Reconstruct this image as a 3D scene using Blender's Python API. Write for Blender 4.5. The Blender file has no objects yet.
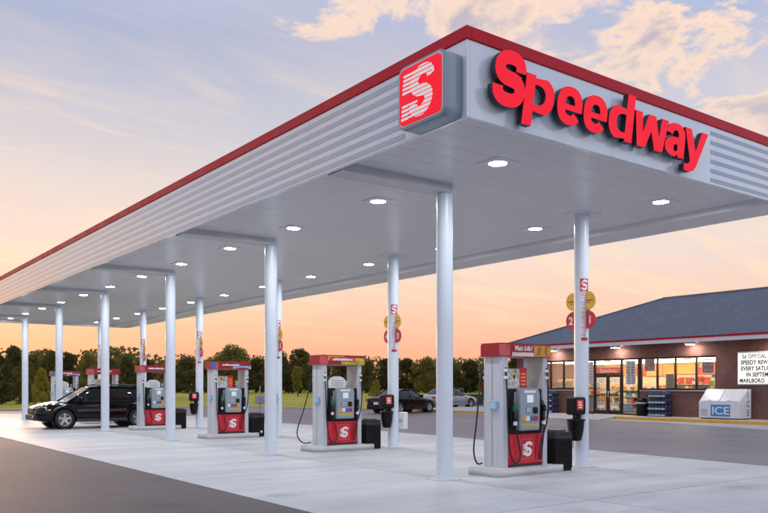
import bpy, bmesh, math, random
from mathutils import Vector, Matrix, noise as mnoise
R = math.radians
PI = math.pi
random.seed(7)
scene = bpy.context.scene
col = scene.collection

# ------------------------------------------------------------------ camera
cam_d = bpy.data.cameras.new('camera')
cam = bpy.data.objects.new('camera', cam_d)
col.objects.link(cam)
cam.location = (-8.43, -9.64, 1.50)
cam.rotation_euler = (R(90), 0, -0.6418)
cam_d.sensor_width = 36.0
cam_d.lens = 36.0 * 787.5 / 768.0
cam_d.shift_y = (386.8 - 256.5) / 768.0
cam_d.clip_start = 0.05
cam_d.clip_end = 3000.0
scene.camera = cam

# ------------------------------------------------------------------ world / sky (dusk)
SUN_AZ = R(8)            # clockwise from +y: the sunset lies off to the left of the view
SUN_EL = R(2.0)
world = bpy.data.worlds.new('World')
scene.world = world
world.use_nodes = True
wt = world.node_tree
wn, wl = wt.nodes, wt.links
wn.clear()


def wnode(t, **kw):
    n = wn.new(t)
    for k, v in kw.items():
        setattr(n, k, v)
    return n


def wmath(op, a, b=None, c=None, clamp=False):
    n = wn.new('ShaderNodeMath')
    n.operation = op
    n.use_clamp = clamp
    for i, x in enumerate((a, b, c)):
        if x is None:
            continue
        if isinstance(x, (int, float)):
            n.inputs[i].default_value = x
        else:
            wl.new(x, n.inputs[i])
    return n.outputs[0]


def wramp(fac, stops, interp='EASE'):
    n = wn.new('ShaderNodeValToRGB')
    n.color_ramp.interpolation = interp
    el = n.color_ramp.elements
    while len(el) < len(stops):
        el.new(0.5)
    for e, (p, c) in zip(el, stops):
        e.position = p
        e.color = (*c, 1) if len(c) == 3 else c
    wl.new(fac, n.inputs[0])
    return n.outputs[0]


def wmix(fac, a, b):
    n = wn.new('ShaderNodeMix')
    n.data_type = 'RGBA'
    for i, x in ((0, fac), (6, a), (7, b)):
        if isinstance(x, (int, float)):
            n.inputs[i].default_value = x
        elif isinstance(x, tuple):
            n.inputs[i].default_value = (*x, 1)
        else:
            wl.new(x, n.inputs[i])
    return n.outputs[2]


tc = wnode('ShaderNodeTexCoord')
sep = wnode('ShaderNodeSeparateXYZ')
wl.new(tc.outputs['Generated'], sep.inputs[0])
sx, sy, sz = sep.outputs
# how far the direction points towards the sunset, -1..1
warm = wmath('ADD', wmath('MULTIPLY', sx, math.sin(SUN_AZ)), wmath('MULTIPLY', sy, math.cos(SUN_AZ)))
warmf = wmath('SMOOTH_MIN', wmath('MULTIPLY_ADD', warm, 0.60, 0.40, clamp=True), 1.0, 0.2)
zc = wmath('MAXIMUM', sz, 0.0)
west = wramp(zc, [(0.00, (0.93, 0.37, 0.21)), (0.045, (0.96, 0.44, 0.26)), (0.10, (0.95, 0.58, 0.40)), (0.16, (0.89, 0.67, 0.55)), (0.24, (0.72, 0.63, 0.60)),
                  (0.31, (0.55, 0.54, 0.60)), (0.40, (0.38, 0.42, 0.58)), (0.55, (0.42, 0.51, 0.78)), (1.0, (0.44, 0.55, 0.88))], 'LINEAR')
east = wramp(zc, [(0.00, (0.70, 0.58, 0.57)), (0.07, (0.74, 0.66, 0.66)), (0.16, (0.70, 0.72, 0.79)), (0.26, (0.62, 0.70, 0.87)),
                  (0.38, (0.54, 0.64, 0.88)), (0.55, (0.54, 0.66, 0.95)), (1.0, (0.44, 0.55, 0.88))], 'LINEAR')
grad = wmix(warmf, east, west)
# clouds on a high sheet: project the direction on a plane overhead
den = wmath('ADD', zc, 0.10)
cx_ = wmath('DIVIDE', sx, den)
cy_ = wmath('DIVIDE', sy, den)
cmb = wnode('ShaderNodeCombineXYZ')
wl.new(cx_, cmb.inputs[0]); wl.new(cy_, cmb.inputs[1])


def wnoise(scale, detail, rough, loc, sc=(1, 1, 1), rot=0.0, dist=0.0):
    m = wnode('ShaderNodeMapping')
    m.inputs['Location'].default_value = loc
    m.inputs['Rotation'].default_value = (0, 0, rot)
    m.inputs['Scale'].default_value = sc
    wl.new(cmb.outputs[0], m.inputs[0])
    n = wnode('ShaderNodeTexNoise')
    n.inputs['Scale'].default_value = scale
    n.inputs['Detail'].default_value = detail
    n.inputs['Roughness'].default_value = rough
    n.inputs['Distortion'].default_value = dist
    wl.new(m.outputs[0], n.inputs['Vector'])
    return n.outputs['Fac']


CL_LOC = (6.36, 7.98, 0.0)
big = wnoise(0.62, 2.0, 0.5, CL_LOC)
puff = wnoise(3.1, 11.0, 0.62, (0.1, 2.5, 0.3), (1.0, 1.0, 1), 0.4, 0.25)
cover = wramp(big, [(0.46, (0, 0, 0)), (0.62, (1, 1, 1))])
puffm = wmath('ADD', puff, wmath('MULTIPLY_ADD', cover, 0.26, -0.26))
cmask = wramp(puffm, [(0.455, (0, 0, 0)), (0.53, (1, 1, 1))])
core = wramp(puffm, [(0.52, (0, 0, 0)), (0.65, (1, 1, 1))])
cl_lit = wmix(core, (1.0, 0.72, 0.53), (0.46, 0.41, 0.48))
# fade the puffs out towards the horizon (they lie beyond the haze there)
cfade = wramp(zc, [(0.10, (0, 0, 0)), (0.26, (1, 1, 1))])
sky1 = wmix(wmath('MULTIPLY', wmath('MULTIPLY', cmask, cfade), 0.88), grad, cl_lit)
streak = wnoise(1.5, 8.0, 0.62, (1.2, 0.3, 0), (0.55, 2.4, 1), 0.62, 0.5)
smask = wmath('MULTIPLY', wramp(streak, [(0.48, (0, 0, 0)), (0.66, (1, 1, 1))]), wramp(zc, [(0.04, (0, 0, 0)), (0.12, (1, 1, 1)), (0.22, (1, 1, 1)), (0.42, (0.15, 0.15, 0.15))]))
veil = wnoise(0.75, 6.0, 0.6, (4.3, 0.9, 0), (0.55, 1.5, 1), 0.5, 0.4)
vmask = wmath('MULTIPLY', wramp(veil, [(0.44, (0, 0, 0)), (0.62, (1, 1, 1))]), wramp(zc, [(0.09, (0, 0, 0)), (0.18, (1, 1, 1)), (0.5, (0.6, 0.6, 0.6))]))
sky1b = wmix(wmath('MULTIPLY', vmask, 0.42), sky1, (0.66, 0.58, 0.60))
sky2 = wmix(wmath('MULTIPLY', smask, 0.55), sky1b, (1.0, 0.74, 0.50))
# physically based dusk sky adds its own faint gradient
nish = wnode('ShaderNodeTexSky', sky_type='NISHITA', sun_disc=False, sun_elevation=SUN_EL, sun_rotation=SUN_AZ)
nish.dust_density = 2.0
bg1 = wnode('ShaderNodeBackground')
bg1.inputs['Strength'].default_value = 0.89
wl.new(sky2, bg1.inputs['Color'])
bg2 = wnode('ShaderNodeBackground')
bg2.inputs['Strength'].default_value = 0.009
wl.new(nish.outputs[0], bg2.inputs['Color'])
addsh = wnode('ShaderNodeAddShader')
wl.new(bg1.outputs[0], addsh.inputs[0]); wl.new(bg2.outputs[0], addsh.inputs[1])
wout = wnode('ShaderNodeOutputWorld')
wl.new(addsh.outputs[0], wout.inputs['Surface'])

# ------------------------------------------------------------------ sun (just above the horizon, veiled)
sun_d = bpy.data.lights.new('sun', 'SUN')
sun_d.energy = 1.1
sun_d.angle = R(12)
sun_d.color = (1.0, 0.62, 0.38)
sun = bpy.data.objects.new('sun', sun_d)
col.objects.link(sun)
sdir = Vector((math.sin(SUN_AZ) * math.cos(R(7)), math.cos(SUN_AZ) * math.cos(R(7)), math.sin(R(7))))
sun.rotation_euler = sdir.to_track_quat('Z', 'Y').to_euler()
sun.location = (0, 60, 30)

scene.view_settings.view_transform = 'Standard'
scene.view_settings.look = 'None'
scene.view_settings.gamma = 1.0
scene.view_settings.use_curve_mapping = False
scene.view_settings.exposure = 0.28
scene.render.engine = 'CYCLES'
scene.cycles.max_bounces = 8
scene.cycles.transparent_max_bounces = 12
scene.cycles.sample_clamp_indirect = 6.0

# ------------------------------------------------------------------ materials
MATS = {}


def mat(name, color, rough=0.5, metal=0.0, var=0.12, vscale=3.0, bump=0.0, bscale=60.0, spec=0.5, emit=None, estr=0.0,
        coat=0.0, rvar=0.1, stretch=None, obj_rand=0.0):
    if name in MATS:
        return MATS[name]
    m = bpy.data.materials.new(name)
    m.use_nodes = True
    nt = m.node_tree
    N, Lk = nt.nodes, nt.links
    b = N['Principled BSDF']
    b.inputs['Metallic'].default_value = metal
    b.inputs['Roughness'].default_value = rough
    b.inputs['Specular IOR Level'].default_value = spec
    b.inputs['Coat Weight'].default_value = coat
    b.inputs['Coat Roughness'].default_value = 0.06
    b.inputs['Base Color'].default_value = (*color, 1)
    if emit is not None:
        b.inputs['Emission Color'].default_value = (*emit, 1)
        b.inputs['Emission Strength'].default_value = estr
    if var > 0 or bump > 0:
        t = N.new('ShaderNodeTexCoord')
        src = t.outputs['Object']
        if stretch:
            mp = N.new('ShaderNodeMapping')
            mp.inputs['Scale'].default_value = stretch
            Lk.new(src, mp.inputs[0])
            src = mp.outputs[0]
    if var > 0:
        n = N.new('ShaderNodeTexNoise')
        n.inputs['Scale'].default_value = vscale
        n.inputs['Detail'].default_value = 7.0
        n.inputs['Roughness'].default_value = 0.62
        Lk.new(src, n.inputs['Vector'])
        mr = N.new('ShaderNodeMapRange')
        mr.inputs['From Min'].default_value = 0.28
        mr.inputs['From Max'].default_value = 0.72
        mr.inputs['To Min'].default_value = 1 - var
        mr.inputs['To Max'].default_value = 1 + var
        Lk.new(n.outputs['Fac'], mr.inputs['Value'])
        fac = mr.outputs[0]
        if obj_rand > 0:
            oi = N.new('ShaderNodeObjectInfo')
            m2 = N.new('ShaderNodeMath'); m2.operation = 'MULTIPLY_ADD'
            m2.inputs[1].default_value = obj_rand * 2
            m2.inputs[2].default_value = 1 - obj_rand
            Lk.new(oi.outputs['Random'], m2.inputs[0])
            m3 = N.new('ShaderNodeMath'); m3.operation = 'MULTIPLY'
            Lk.new(fac, m3.inputs[0]); Lk.new(m2.outputs[0], m3.inputs[1])
            fac = m3.outputs[0]
        vm = N.new('ShaderNodeVectorMath')
        vm.operation = 'SCALE'
        vm.inputs[0].default_value = color
        Lk.new(fac, vm.inputs['Scale'])
        Lk.new(vm.outputs[0], b.inputs['Base Color'])
        mr2 = N.new('ShaderNodeMapRange')
        mr2.inputs['From Min'].default_value = 0.3
        mr2.inputs['From Max'].default_value = 0.7
        mr2.inputs['To Min'].default_value = max(0.02, rough - rvar)
        mr2.inputs['To Max'].default_value = min(1, rough + rvar)
        Lk.new(n.outputs['Fac'], mr2.inputs['Value'])
        Lk.new(mr2.outputs[0], b.inputs['Roughness'])
    if bump > 0:
        n2 = N.new('ShaderNodeTexNoise')
        n2.inputs['Scale'].default_value = bscale
        n2.inputs['Detail'].default_value = 4.0
        Lk.new(src, n2.inputs['Vector'])
        bp = N.new('ShaderNodeBump')
        bp.inputs['Strength'].default_value = bump
        bp.inputs['Distance'].default_value = 0.02
        Lk.new(n2.outputs['Fac'], bp.inputs['Height'])
        Lk.new(bp.outputs[0], b.inputs['Normal'])
    MATS[name] = m
    return m


def emat(name, color, strength, base=(0.8, 0.8, 0.8)):
    return mat(name, base, 0.4, var=0, emit=color, estr=strength)


def glass(name, tint=(0.92, 0.95, 0.95), rough=0.02, ior=1.5):
    """thin pane: clear with a mirror-like Fresnel reflection"""
    m = bpy.data.materials.new(name)
    m.use_nodes = True
    N, Lk = m.node_tree.nodes, m.node_tree.links
    N.clear()
    o = N.new('ShaderNodeOutputMaterial')
    mx = N.new('ShaderNodeMixShader')
    tr = N.new('ShaderNodeBsdfTransparent'); tr.inputs[0].default_value = (*tint, 1)
    gl = N.new('ShaderNodeBsdfGlossy'); gl.inputs['Roughness'].default_value = rough
    fr = N.new('ShaderNodeFresnel'); fr.inputs[0].default_value = ior
    mm = N.new('ShaderNodeMath'); mm.operation = 'MULTIPLY'; mm.inputs[1].default_value = 1.8; mm.use_clamp = True
    Lk.new(fr.outputs[0], mm.inputs[0])
    Lk.new(mm.outputs[0], mx.inputs[0]); Lk.new(tr.outputs[0], mx.inputs[1]); Lk.new(gl.outputs[0], mx.inputs[2])
    Lk.new(mx.outputs[0], o.inputs[0])
    return m


def ground_mat(name, c1, c2, rough, vscale, fine, bump=0.25, spec=0.5, streak=None, stain=None, contrast=0.16, oil=None):
    """two-scale mottling, optional long stretched wear streaks and stains"""
    m = bpy.data.materials.new(name)
    m.use_nodes = True
    N, Lk = m.node_tree.nodes, m.node_tree.links
    b = N['Principled BSDF']
    b.inputs['Specular IOR Level'].default_value = spec
    t = N.new('ShaderNodeTexCoord')
    geo = N.new('ShaderNodeNewGeometry')
    pos = geo.outputs['Position']

    def nz(scale, detail, st=None):
        n = N.new('ShaderNodeTexNoise')
        n.inputs['Scale'].default_value = scale
        n.inputs['Detail'].default_value = detail
        n.inputs['Roughness'].default_value = 0.65
        s = pos
        if st:
            mp = N.new('ShaderNodeMapping'); mp.inputs['Scale'].default_value = st
            Lk.new(pos, mp.inputs[0]); s = mp.outputs[0]
        Lk.new(s, n.inputs['Vector'])
        return n.outputs['Fac']

    def rmp(f, a, b_):
        n = N.new('ShaderNodeMapRange')
        n.inputs['From Min'].default_value = a
        n.inputs['From Max'].default_value = b_
        Lk.new(f, n.inputs['Value'])
        return n.outputs[0]

    def mixc(f, a, b_, blend='MIX'):
        n = N.new('ShaderNodeMix'); n.data_type = 'RGBA'; n.blend_type = blend
        for i, x in ((0, f), (6, a), (7, b_)):
            if isinstance(x, float):
                n.inputs[i].default_value = x
            elif isinstance(x, tuple):
                n.inputs[i].default_value = (*x, 1)
            else:
                Lk.new(x, n.inputs[i])
        return n.outputs[2]
    a = nz(vscale, 6)
    c = mixc(rmp(a, 0.33, 0.68), c1, c2)
    f = nz(fine, 3)
    k = rmp(f, 0.2, 0.8)
    lo = (1 - contrast,) * 3; hi = (1 + contrast,) * 3
    c = mixc(1.0, c, mixc(k, lo, hi), 'MULTIPLY')
    if streak:
        s = nz(streak[0], 5, streak[1])
        c = mixc(1.0, c, mixc(rmp(s, 0.38, 0.66), (streak[2],) * 3, (1.0, 1.0, 1.0)), 'MULTIPLY')
    if stain:
        s = nz(stain[0], 4)
        c = mixc(1.0, c, mixc(rmp(s, stain[1], stain[1] + 0.12), (1.0, 1.0, 1.0), (stain[2],) * 3), 'MULTIPLY')
    if oil:
        vo = N.new('ShaderNodeTexVoronoi'); vo.inputs['Scale'].default_value = oil[0]; vo.inputs['Randomness'].default_value = 1.0
        dn = N.new('ShaderNodeTexNoise'); dn.inputs['Scale'].default_value = 3.0; dn.inputs['Detail'].default_value = 5
        Lk.new(pos, dn.inputs['Vector'])
        av = N.new('ShaderNodeVectorMath'); av.operation = 'MULTIPLY_ADD'
        av.inputs[1].default_value = (0.35, 0.35, 0.0)
        Lk.new(dn.outputs['Color'], av.inputs[0]); Lk.new(pos, av.inputs[2])
        fl = N.new('ShaderNodeVectorMath'); fl.operation = 'MULTIPLY'; fl.inputs[1].default_value = (1, 1, 0)
        Lk.new(av.outputs[0], fl.inputs[0]); Lk.new(fl.outputs[0], vo.inputs['Vector'])
        c = mixc(1.0, c, mixc(rmp(vo.outputs['Distance'], oil[1] * 0.25, oil[1]), (oil[2],) * 3, (1.0, 1.0, 1.0)), 'MULTIPLY')
    oi = N.new('ShaderNodeObjectInfo')
    mm = N.new('ShaderNodeMapRange')
    mm.inputs['To Min'].default_value = 0.95
    mm.inputs['To Max'].default_value = 1.05
    Lk.new(oi.outputs['Random'], mm.inputs['Value'])
    vm = N.new('ShaderNodeVectorMath'); vm.operation = 'SCALE'
    Lk.new(c, vm.inputs[0]); Lk.new(mm.outputs[0], vm.inputs['Scale'])
    Lk.new(vm.outputs[0], b.inputs['Base Color'])
    mr = N.new('ShaderNodeMapRange')
    mr.inputs['To Min'].default_value = rough - 0.1
    mr.inputs['To Max'].default_value = min(1, rough + 0.1)
    Lk.new(a, mr.inputs['Value']); Lk.new(mr.outputs[0], b.inputs['Roughness'])
    bp = N.new('ShaderNodeBump'); bp.inputs['Strength'].default_value = bump; bp.inputs['Distance'].default_value = 0.015
    Lk.new(f, bp.inputs['Height']); Lk.new(bp.outputs[0], b.inputs['Normal'])
    return m


def leaf_mat(name, c1, c2, scale=0.5):
    m = bpy.data.materials.new(name)
    m.use_nodes = True
    N, Lk = m.node_tree.nodes, m.node_tree.links
    N.clear()
    o = N.new('ShaderNodeOutputMaterial')
    geo = N.new('ShaderNodeNewGeometry')
    oi = N.new('ShaderNodeObjectInfo')
    n = N.new('ShaderNodeTexNoise'); n.inputs['Scale'].default_value = scale; n.inputs['Detail'].default_value = 4
    Lk.new(geo.outputs['Position'], n.inputs['Vector'])
    add = N.new('ShaderNodeMath'); add.operation = 'ADD'
    r1 = N.new('ShaderNodeMath'); r1.operation = 'MULTIPLY_ADD'; r1.inputs[1].default_value = 0.5; r1.inputs[2].default_value = -0.25
    Lk.new(geo.outputs['Random Per Island'], r1.inputs[0])
    Lk.new(n.outputs['Fac'], add.inputs[0]); Lk.new(r1.outputs[0], add.inputs[1])
    a2 = N.new('ShaderNodeMath'); a2.operation = 'MULTIPLY_ADD'; a2.inputs[1].default_value = 0.5; a2.inputs[2].default_value = -0.25
    Lk.new(oi.outputs['Random'], a2.inputs[0])
    a3 = N.new('ShaderNodeMath'); a3.operation = 'ADD'
    Lk.new(add.outputs[0], a3.inputs[0]); Lk.new(a2.outputs[0], a3.inputs[1])
    mx = N.new('ShaderNodeMix'); mx.data_type = 'RGBA'
    mx.inputs[6].default_value = (*c1, 1); mx.inputs[7].default_value = (*c2, 1)
    mr = N.new('ShaderNodeMapRange'); mr.inputs['From Min'].default_value = 0.2; mr.inputs['From Max'].default_value = 0.8
    Lk.new(a3.outputs[0], mr.inputs['Value']); Lk.new(mr.outputs[0], mx.inputs[0])
    d = N.new('ShaderNodeBsdfDiffuse'); t = N.new('ShaderNodeBsdfTranslucent')
    Lk.new(mx.outputs[2], d.inputs[0]); Lk.new(mx.outputs[2], t.inputs[0])
    ms = N.new('ShaderNodeMixShader'); ms.inputs[0].default_value = 0.48
    Lk.new(d.outputs[0], ms.inputs[1]); Lk.new(t.outputs[0], ms.inputs[2])
    Lk.new(ms.outputs[0], o.inputs[0])
    return m


# ------------------------------------------------------------------ mesh helpers
class MB:
    """collects shapes into one mesh"""

    def __init__(self):
        self.v, self.f, self.m, self.s = [], [], [], []

    def add(self, vs, fs, mi=0, smooth=False, M=None):
        o = len(self.v)
        if M is not None:
            vs = [M @ Vector(p) for p in vs]
        self.v += [tuple(p) for p in vs]
        self.f += [tuple(o + i for i in f) for f in fs]
        self.m += [mi] * len(fs)
        self.s += [smooth] * len(fs)
        return self

    def box(self, x0, x1, y0, y1, z0, z1, mi=0, M=None):
        vs = [(x0, y0, z0), (x1, y0, z0), (x1, y1, z0), (x0, y1, z0), (x0, y0, z1), (x1, y0, z1), (x1, y1, z1), (x0, y1, z1)]
        return self.add(vs, [(0, 3, 2, 1), (4, 5, 6, 7), (0, 1, 5, 4), (1, 2, 6, 5), (2, 3, 7, 6), (3, 0, 4, 7)], mi, False, M)

    def cbox(self, x0, x1, y0, y1, z0, z1, c=0.01, seg=1, mi=0, M=None):
        bm = bmesh.new()
        bmesh.ops.create_cube(bm, size=1.0)
        for v in bm.verts:
            v.co = Vector(((x0 + x1) / 2 + v.co.x * (x1 - x0), (y0 + y1) / 2 + v.co.y * (y1 - y0), (z0 + z1) / 2 + v.co.z * (z1 - z0)))
        bmesh.ops.bevel(bm, geom=list(bm.edges), offset=c, segments=seg, affect='EDGES', profile=0.5)
        bm.verts.index_update()
        self.add([v.co.copy() for v in bm.verts], [[v.index for v in f.verts] for f in bm.faces], mi, False, M)
        bm.free()
        return self

    def prism(self, pts, z0, z1, mi=0, M=None, smooth=False):
        """closed outline in xy, extruded along z"""
        n = len(pts)
        a = sum(pts[i][0] * pts[(i + 1) % n][1] - pts[(i + 1) % n][0] * pts[i][1] for i in range(n))
        if a < 0:
            pts = pts[::-1]
        vs = [(p[0], p[1], z0) for p in pts] + [(p[0], p[1], z1) for p in pts]
        self.add(vs, [tuple(range(n - 1, -1, -1)), tuple(range(n, 2 * n))], mi, False, M)
        o = len(self.v) - 2 * n
        for i in range(n):
            j = (i + 1) % n
            self.f.append((o + i, o + j, o + n + j, o + n + i)); self.m.append(mi); self.s.append(smooth)
        return self

    def lathe(self, prof, n=24, mi=0, M=None, smooth=True):
        """profile (r, z) turned round z"""
        vs, fs = [], []
        for r, z in prof:
            for k in range(n):
                a = 2 * PI * k / n
                vs.append((r * math.cos(a), r * math.sin(a), z))
        for i in range(len(prof) - 1):
            for k in range(n):
                k2 = (k + 1) % n
                fs.append((i * n + k, i * n + k2, (i + 1) * n + k2, (i + 1) * n + k))
        return self.add(vs, fs, mi, smooth, M)

    def cyl(self, r, z0, z1, n=20, mi=0, M=None, r2=None):
        r2 = r if r2 is None else r2
        self.lathe([(r, z0), (r2, z1)], n, mi, M, True)
        ring0 = [(r * math.cos(2 * PI * k / n), r * math.sin(2 * PI * k / n), z0) for k in range(n)]
        ring1 = [(r2 * math.cos(2 * PI * k / n), r2 * math.sin(2 * PI * k / n), z1) for k in range(n)]
        self.add(ring0, [tuple(range(n - 1, -1, -1))], mi, False, M)
        return self.add(ring1, [tuple(range(n))], mi, False, M)

    def tube(self, pts, r, n=8, mi=0, M=None):
        pts = [Vector(p) for p in pts]
        rings, vs, fs = [], [], []
        up = Vector((0.13, 0.21, 1)).normalized()
        for i, p in enumerate(pts):
            d = (pts[min(i + 1, len(pts) - 1)] - pts[max(i - 1, 0)]).normalized()
            if abs(d.dot(up)) > 0.95:
                up = Vector((1, 0.1, 0)).normalized()
            a = d.cross(up).normalized()
            b = d.cross(a).normalized()
            up = b.cross(d).normalized() if b.cross(d).length > 1e-6 else up
            rr = r[i] if isinstance(r, (list, tuple)) else r
            for k in range(n):
                t = 2 * PI * k / n
                vs.append(p + (a * math.cos(t) + b * math.sin(t)) * rr)
        # align rings to avoid twisting
        out = vs[:n]
        for i in range(1, len(pts)):
            ring = vs[i * n:(i + 1) * n]
            prev = out[-n:]
            best = min(range(n), key=lambda s: sum((ring[(k + s) % n] - prev[k] - pts[i] + pts[i - 1]).length for k in range(n)))
            best_r = ring[::-1]
            alt = min(range(n), key=lambda s: sum((best_r[(k + s) % n] - prev[k] - pts[i] + pts[i - 1]).length for k in range(n)))
            c1 = [ring[(k + best) % n] for k in range(n)]
            c2 = [best_r[(k + alt) % n] for k in range(n)]
            s1 = sum((c1[k] - prev[k] - pts[i] + pts[i - 1]).length for k in range(n))
            s2 = sum((c2[k] - prev[k] - pts[i] + pts[i - 1]).length for k in range(n))
            out += c1 if s1 <= s2 else c2
        for i in range(len(pts) - 1):
            for k in range(n):
                k2 = (k + 1) % n
                fs.append((i * n + k, i * n + k2, (i + 1) * n + k2, (i + 1) * n + k))
        fs.append(tuple(range(n - 1, -1, -1)))
        fs.append(tuple(len(out) - n + k for k in range(n)))
        return self.add(out, fs, mi, True, M)

    def mesh(self, name, mats):
        me = bpy.data.meshes.new(name)
        me.from_pydata(self.v, [], self.f)
        for mm in (mats if isinstance(mats, (list, tuple)) else [mats]):
            me.materials.append(mm)
        me.polygons.foreach_set('material_index', self.m)
        me.polygons.foreach_set('use_smooth', self.s)
        me.update()
        return me

    def build(self, name, mats, parent=None, loc=(0, 0, 0), rot=(0, 0, 0)):
        return link(name, self.mesh(name, mats), parent, loc, rot)


def link(name, me, parent=None, loc=(0, 0, 0), rot=(0, 0, 0), scale=None):
    o = bpy.data.objects.new(name, me)
    col.objects.link(o)
    o.location = loc
    o.rotation_euler = rot
    if scale:
        o.scale = scale
    if parent is not None:
        o.parent = parent
    return o


def tag(o, label=None, cat=None, group=None, kind=None):
    if label: o['label'] = label
    if cat: o['category'] = cat
    if group: o['group'] = group
    if kind: o['kind'] = kind
    return o


def thing(name, loc, label, cat, group=None, rz=0.0):
    o = link(name, None, None, loc, (0, 0, rz))
    o.empty_display_size = 0.2
    return tag(o, label, cat, group)


def struct(mb, name, mats, loc=(0, 0, 0)):
    return tag(mb.build(name, mats, None, loc), kind='structure')


def rrect(w, h, r, n=5, cx=0, cy=0):
    pts = []
    for (sx_, sy_, a0) in ((1, 1, 0), (-1, 1, 90), (-1, -1, 180), (1, -1, 270)):
        for k in range(n + 1):
            a = R(a0 + 90 * k / n)
            pts.append((cx + sx_ * (w / 2 - r) + r * math.cos(a), cy + sy_ * (h / 2 - r) + r * math.sin(a)))
    return pts


def spline(pts, n=6):
    pts = [Vector(p) for p in pts]
    out = []
    for i in range(len(pts) - 1):
        p0 = pts[max(i - 1, 0)]; p1 = pts[i]; p2 = pts[i + 1]; p3 = pts[min(i + 2, len(pts) - 1)]
        for k in range(n):
            t = k / n
            out.append(0.5 * ((2 * p1) + (-p0 + p2) * t + (2 * p0 - 5 * p1 + 4 * p2 - p3) * t * t + (-p0 + 3 * p1 - 3 * p2 + p3) * t ** 3))
    out.append(pts[-1])
    return out


TEXT_CACHE = {}


def text_mb(s, size=1.0, extrude=0.002, offset=0.0, align='CENTER', sx=1.0, shear=0.0, spacing=1.0):
    """lettering as mesh data lists in its own xy plane (baseline at 0)"""
    key = (s, size, extrude, offset, align, sx, shear, spacing)
    if key in TEXT_CACHE:
        return TEXT_CACHE[key]
    cu = bpy.data.curves.new('lettering', 'FONT')
    cu.body = s
    cu.size = size
    cu.extrude = extrude
    cu.offset = offset
    cu.align_x = align
    cu.shear = shear
    cu.space_character = spacing
    cu.resolution_u = 5
    ob = bpy.data.objects.new('lettering', cu)
    col.objects.link(ob)
    bpy.context.view_layer.update()
    me = bpy.data.meshes.new_from_object(ob.evaluated_get(bpy.context.evaluated_depsgraph_get()))
    vs = [(v.co.x * sx, v.co.y, v.co.z) for v in me.vertices]
    fs = [tuple(p.vertices) for p in me.polygons]
    bpy.data.objects.remove(ob)
    bpy.data.curves.remove(cu)
    bpy.data.meshes.remove(me)
    TEXT_CACHE[key] = (vs, fs)
    return vs, fs


def text(name, s, size, m, parent, loc, rot, **kw):
    mb = MB()
    vs, fs = text_mb(s, size, **kw)
    mb.add(vs, fs)
    return mb.build(name, m, parent, loc, rot)


def emblem_s():
    """heavy slanted S, about 1 high and 0.85 wide, centred; z runs -1..1"""
    path = []
    for k in range(13):
        a = R(5 + 265 * k / 12)
        path.append((0.235 * math.cos(a) * 1.12, 0.215 + 0.215 * math.sin(a)))
    for k in range(1, 13):
        a = R(90 - 265 * k / 12)
        path.append((0.235 * math.cos(a) * 1.12, -0.215 + 0.215 * math.sin(a)))
    L_, R_ = [], []
    for i, (x, y) in enumerate(path):
        x0, y0 = path[max(i - 1, 0)]; x1, y1 = path[min(i + 1, len(path) - 1)]
        dx, dy = x1 - x0, y1 - y0
        l = math.hypot(dx, dy) or 1
        nx, ny = -dy / l, dx / l
        w = 0.120 if 4 < i < len(path) - 5 else 0.105
        L_.append((x + nx * w, y + ny * w)); R_.append((x - nx * w, y - ny * w))
    vs, fs = [], []
    sh = lambda p: (p[0] + p[1] * 0.16, p[1])
    n_ = len(path)
    for z in (-1, 1):
        for p in L_ + R_:
            q = sh(p)
            vs.append((q[0], q[1], z))
    o = 2 * n_
    for i in range(n_ - 1):
        fs.append((o + i, o + n_ + i, o + n_ + i + 1, o + i + 1)[::-1] if False else (o + i, o + n_ + i, o + n_ + i + 1, o + i + 1))
        fs.append((i, i + 1, o + i + 1, o + i))
        fs.append((n_ + i, o + n_ + i, o + n_ + i + 1, n_ + i + 1))
    return vs, fs


FY = (R(90), 0, 0)          # lettering facing -y
FX = (R(90), 0, R(-90))     # lettering facing -x
ORD = ['first', 'second', 'third', 'fourth', 'fifth', 'sixth', 'seventh', 'eighth', 'ninth', 'tenth', 'eleventh', 'twelfth']

M_white = mat('white_paint', (0.74, 0.75, 0.77), 0.38, var=0.05, vscale=1.5)
M_fascia = mat('fascia_white_gloss', (0.82, 0.90, 0.98), 0.22, var=0.02, vscale=0.8, spec=0.5, coat=1.0, rvar=0.04)
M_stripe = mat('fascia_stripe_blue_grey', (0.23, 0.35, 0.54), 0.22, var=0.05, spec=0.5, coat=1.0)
M_stripe_side = mat('side_stripe_baked_light', (0.42, 0.51, 0.64), 0.22, var=0.05, spec=0.5, coat=1.0)  # same stripe print, paler: the side's brighter light put into its colour
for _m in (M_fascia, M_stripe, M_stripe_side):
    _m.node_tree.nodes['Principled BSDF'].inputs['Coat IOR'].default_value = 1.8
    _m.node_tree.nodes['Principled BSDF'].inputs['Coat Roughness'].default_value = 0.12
M_redband = mat('red_band', (0.60, 0.004, 0.022), 0.4, var=0.06, spec=0.25)
M_deck = mat('deck_white_metal', (0.72, 0.71, 0.715), 0.30, var=0.02, vscale=0.5, rvar=0.0, obj_rand=0.012)
M_beam = mat('beam_grey', (0.60, 0.59, 0.60), 0.45, var=0.08)
M_column = mat('column_white', (0.69, 0.77, 0.87), 0.32, var=0.05, vscale=2.0, stretch=(1, 1, 0.3), bump=0.02)
M_lens = emat('canopy_lamp_lens', (0.94, 0.97, 1.0), 235.0)
M_lampframe = mat('lamp_frame', (0.75, 0.75, 0.76), 0.4, var=0.03)
M_black = mat('black_plastic', (0.008, 0.008, 0.009), 0.45, var=0.2, bump=0.03, bscale=150, spec=0.22)
M_rubber = mat('black_rubber', (0.012, 0.012, 0.013), 0.55, var=0.2)
M_dark = mat('dark_metal', (0.03, 0.03, 0.034), 0.35, var=0.15)
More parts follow.
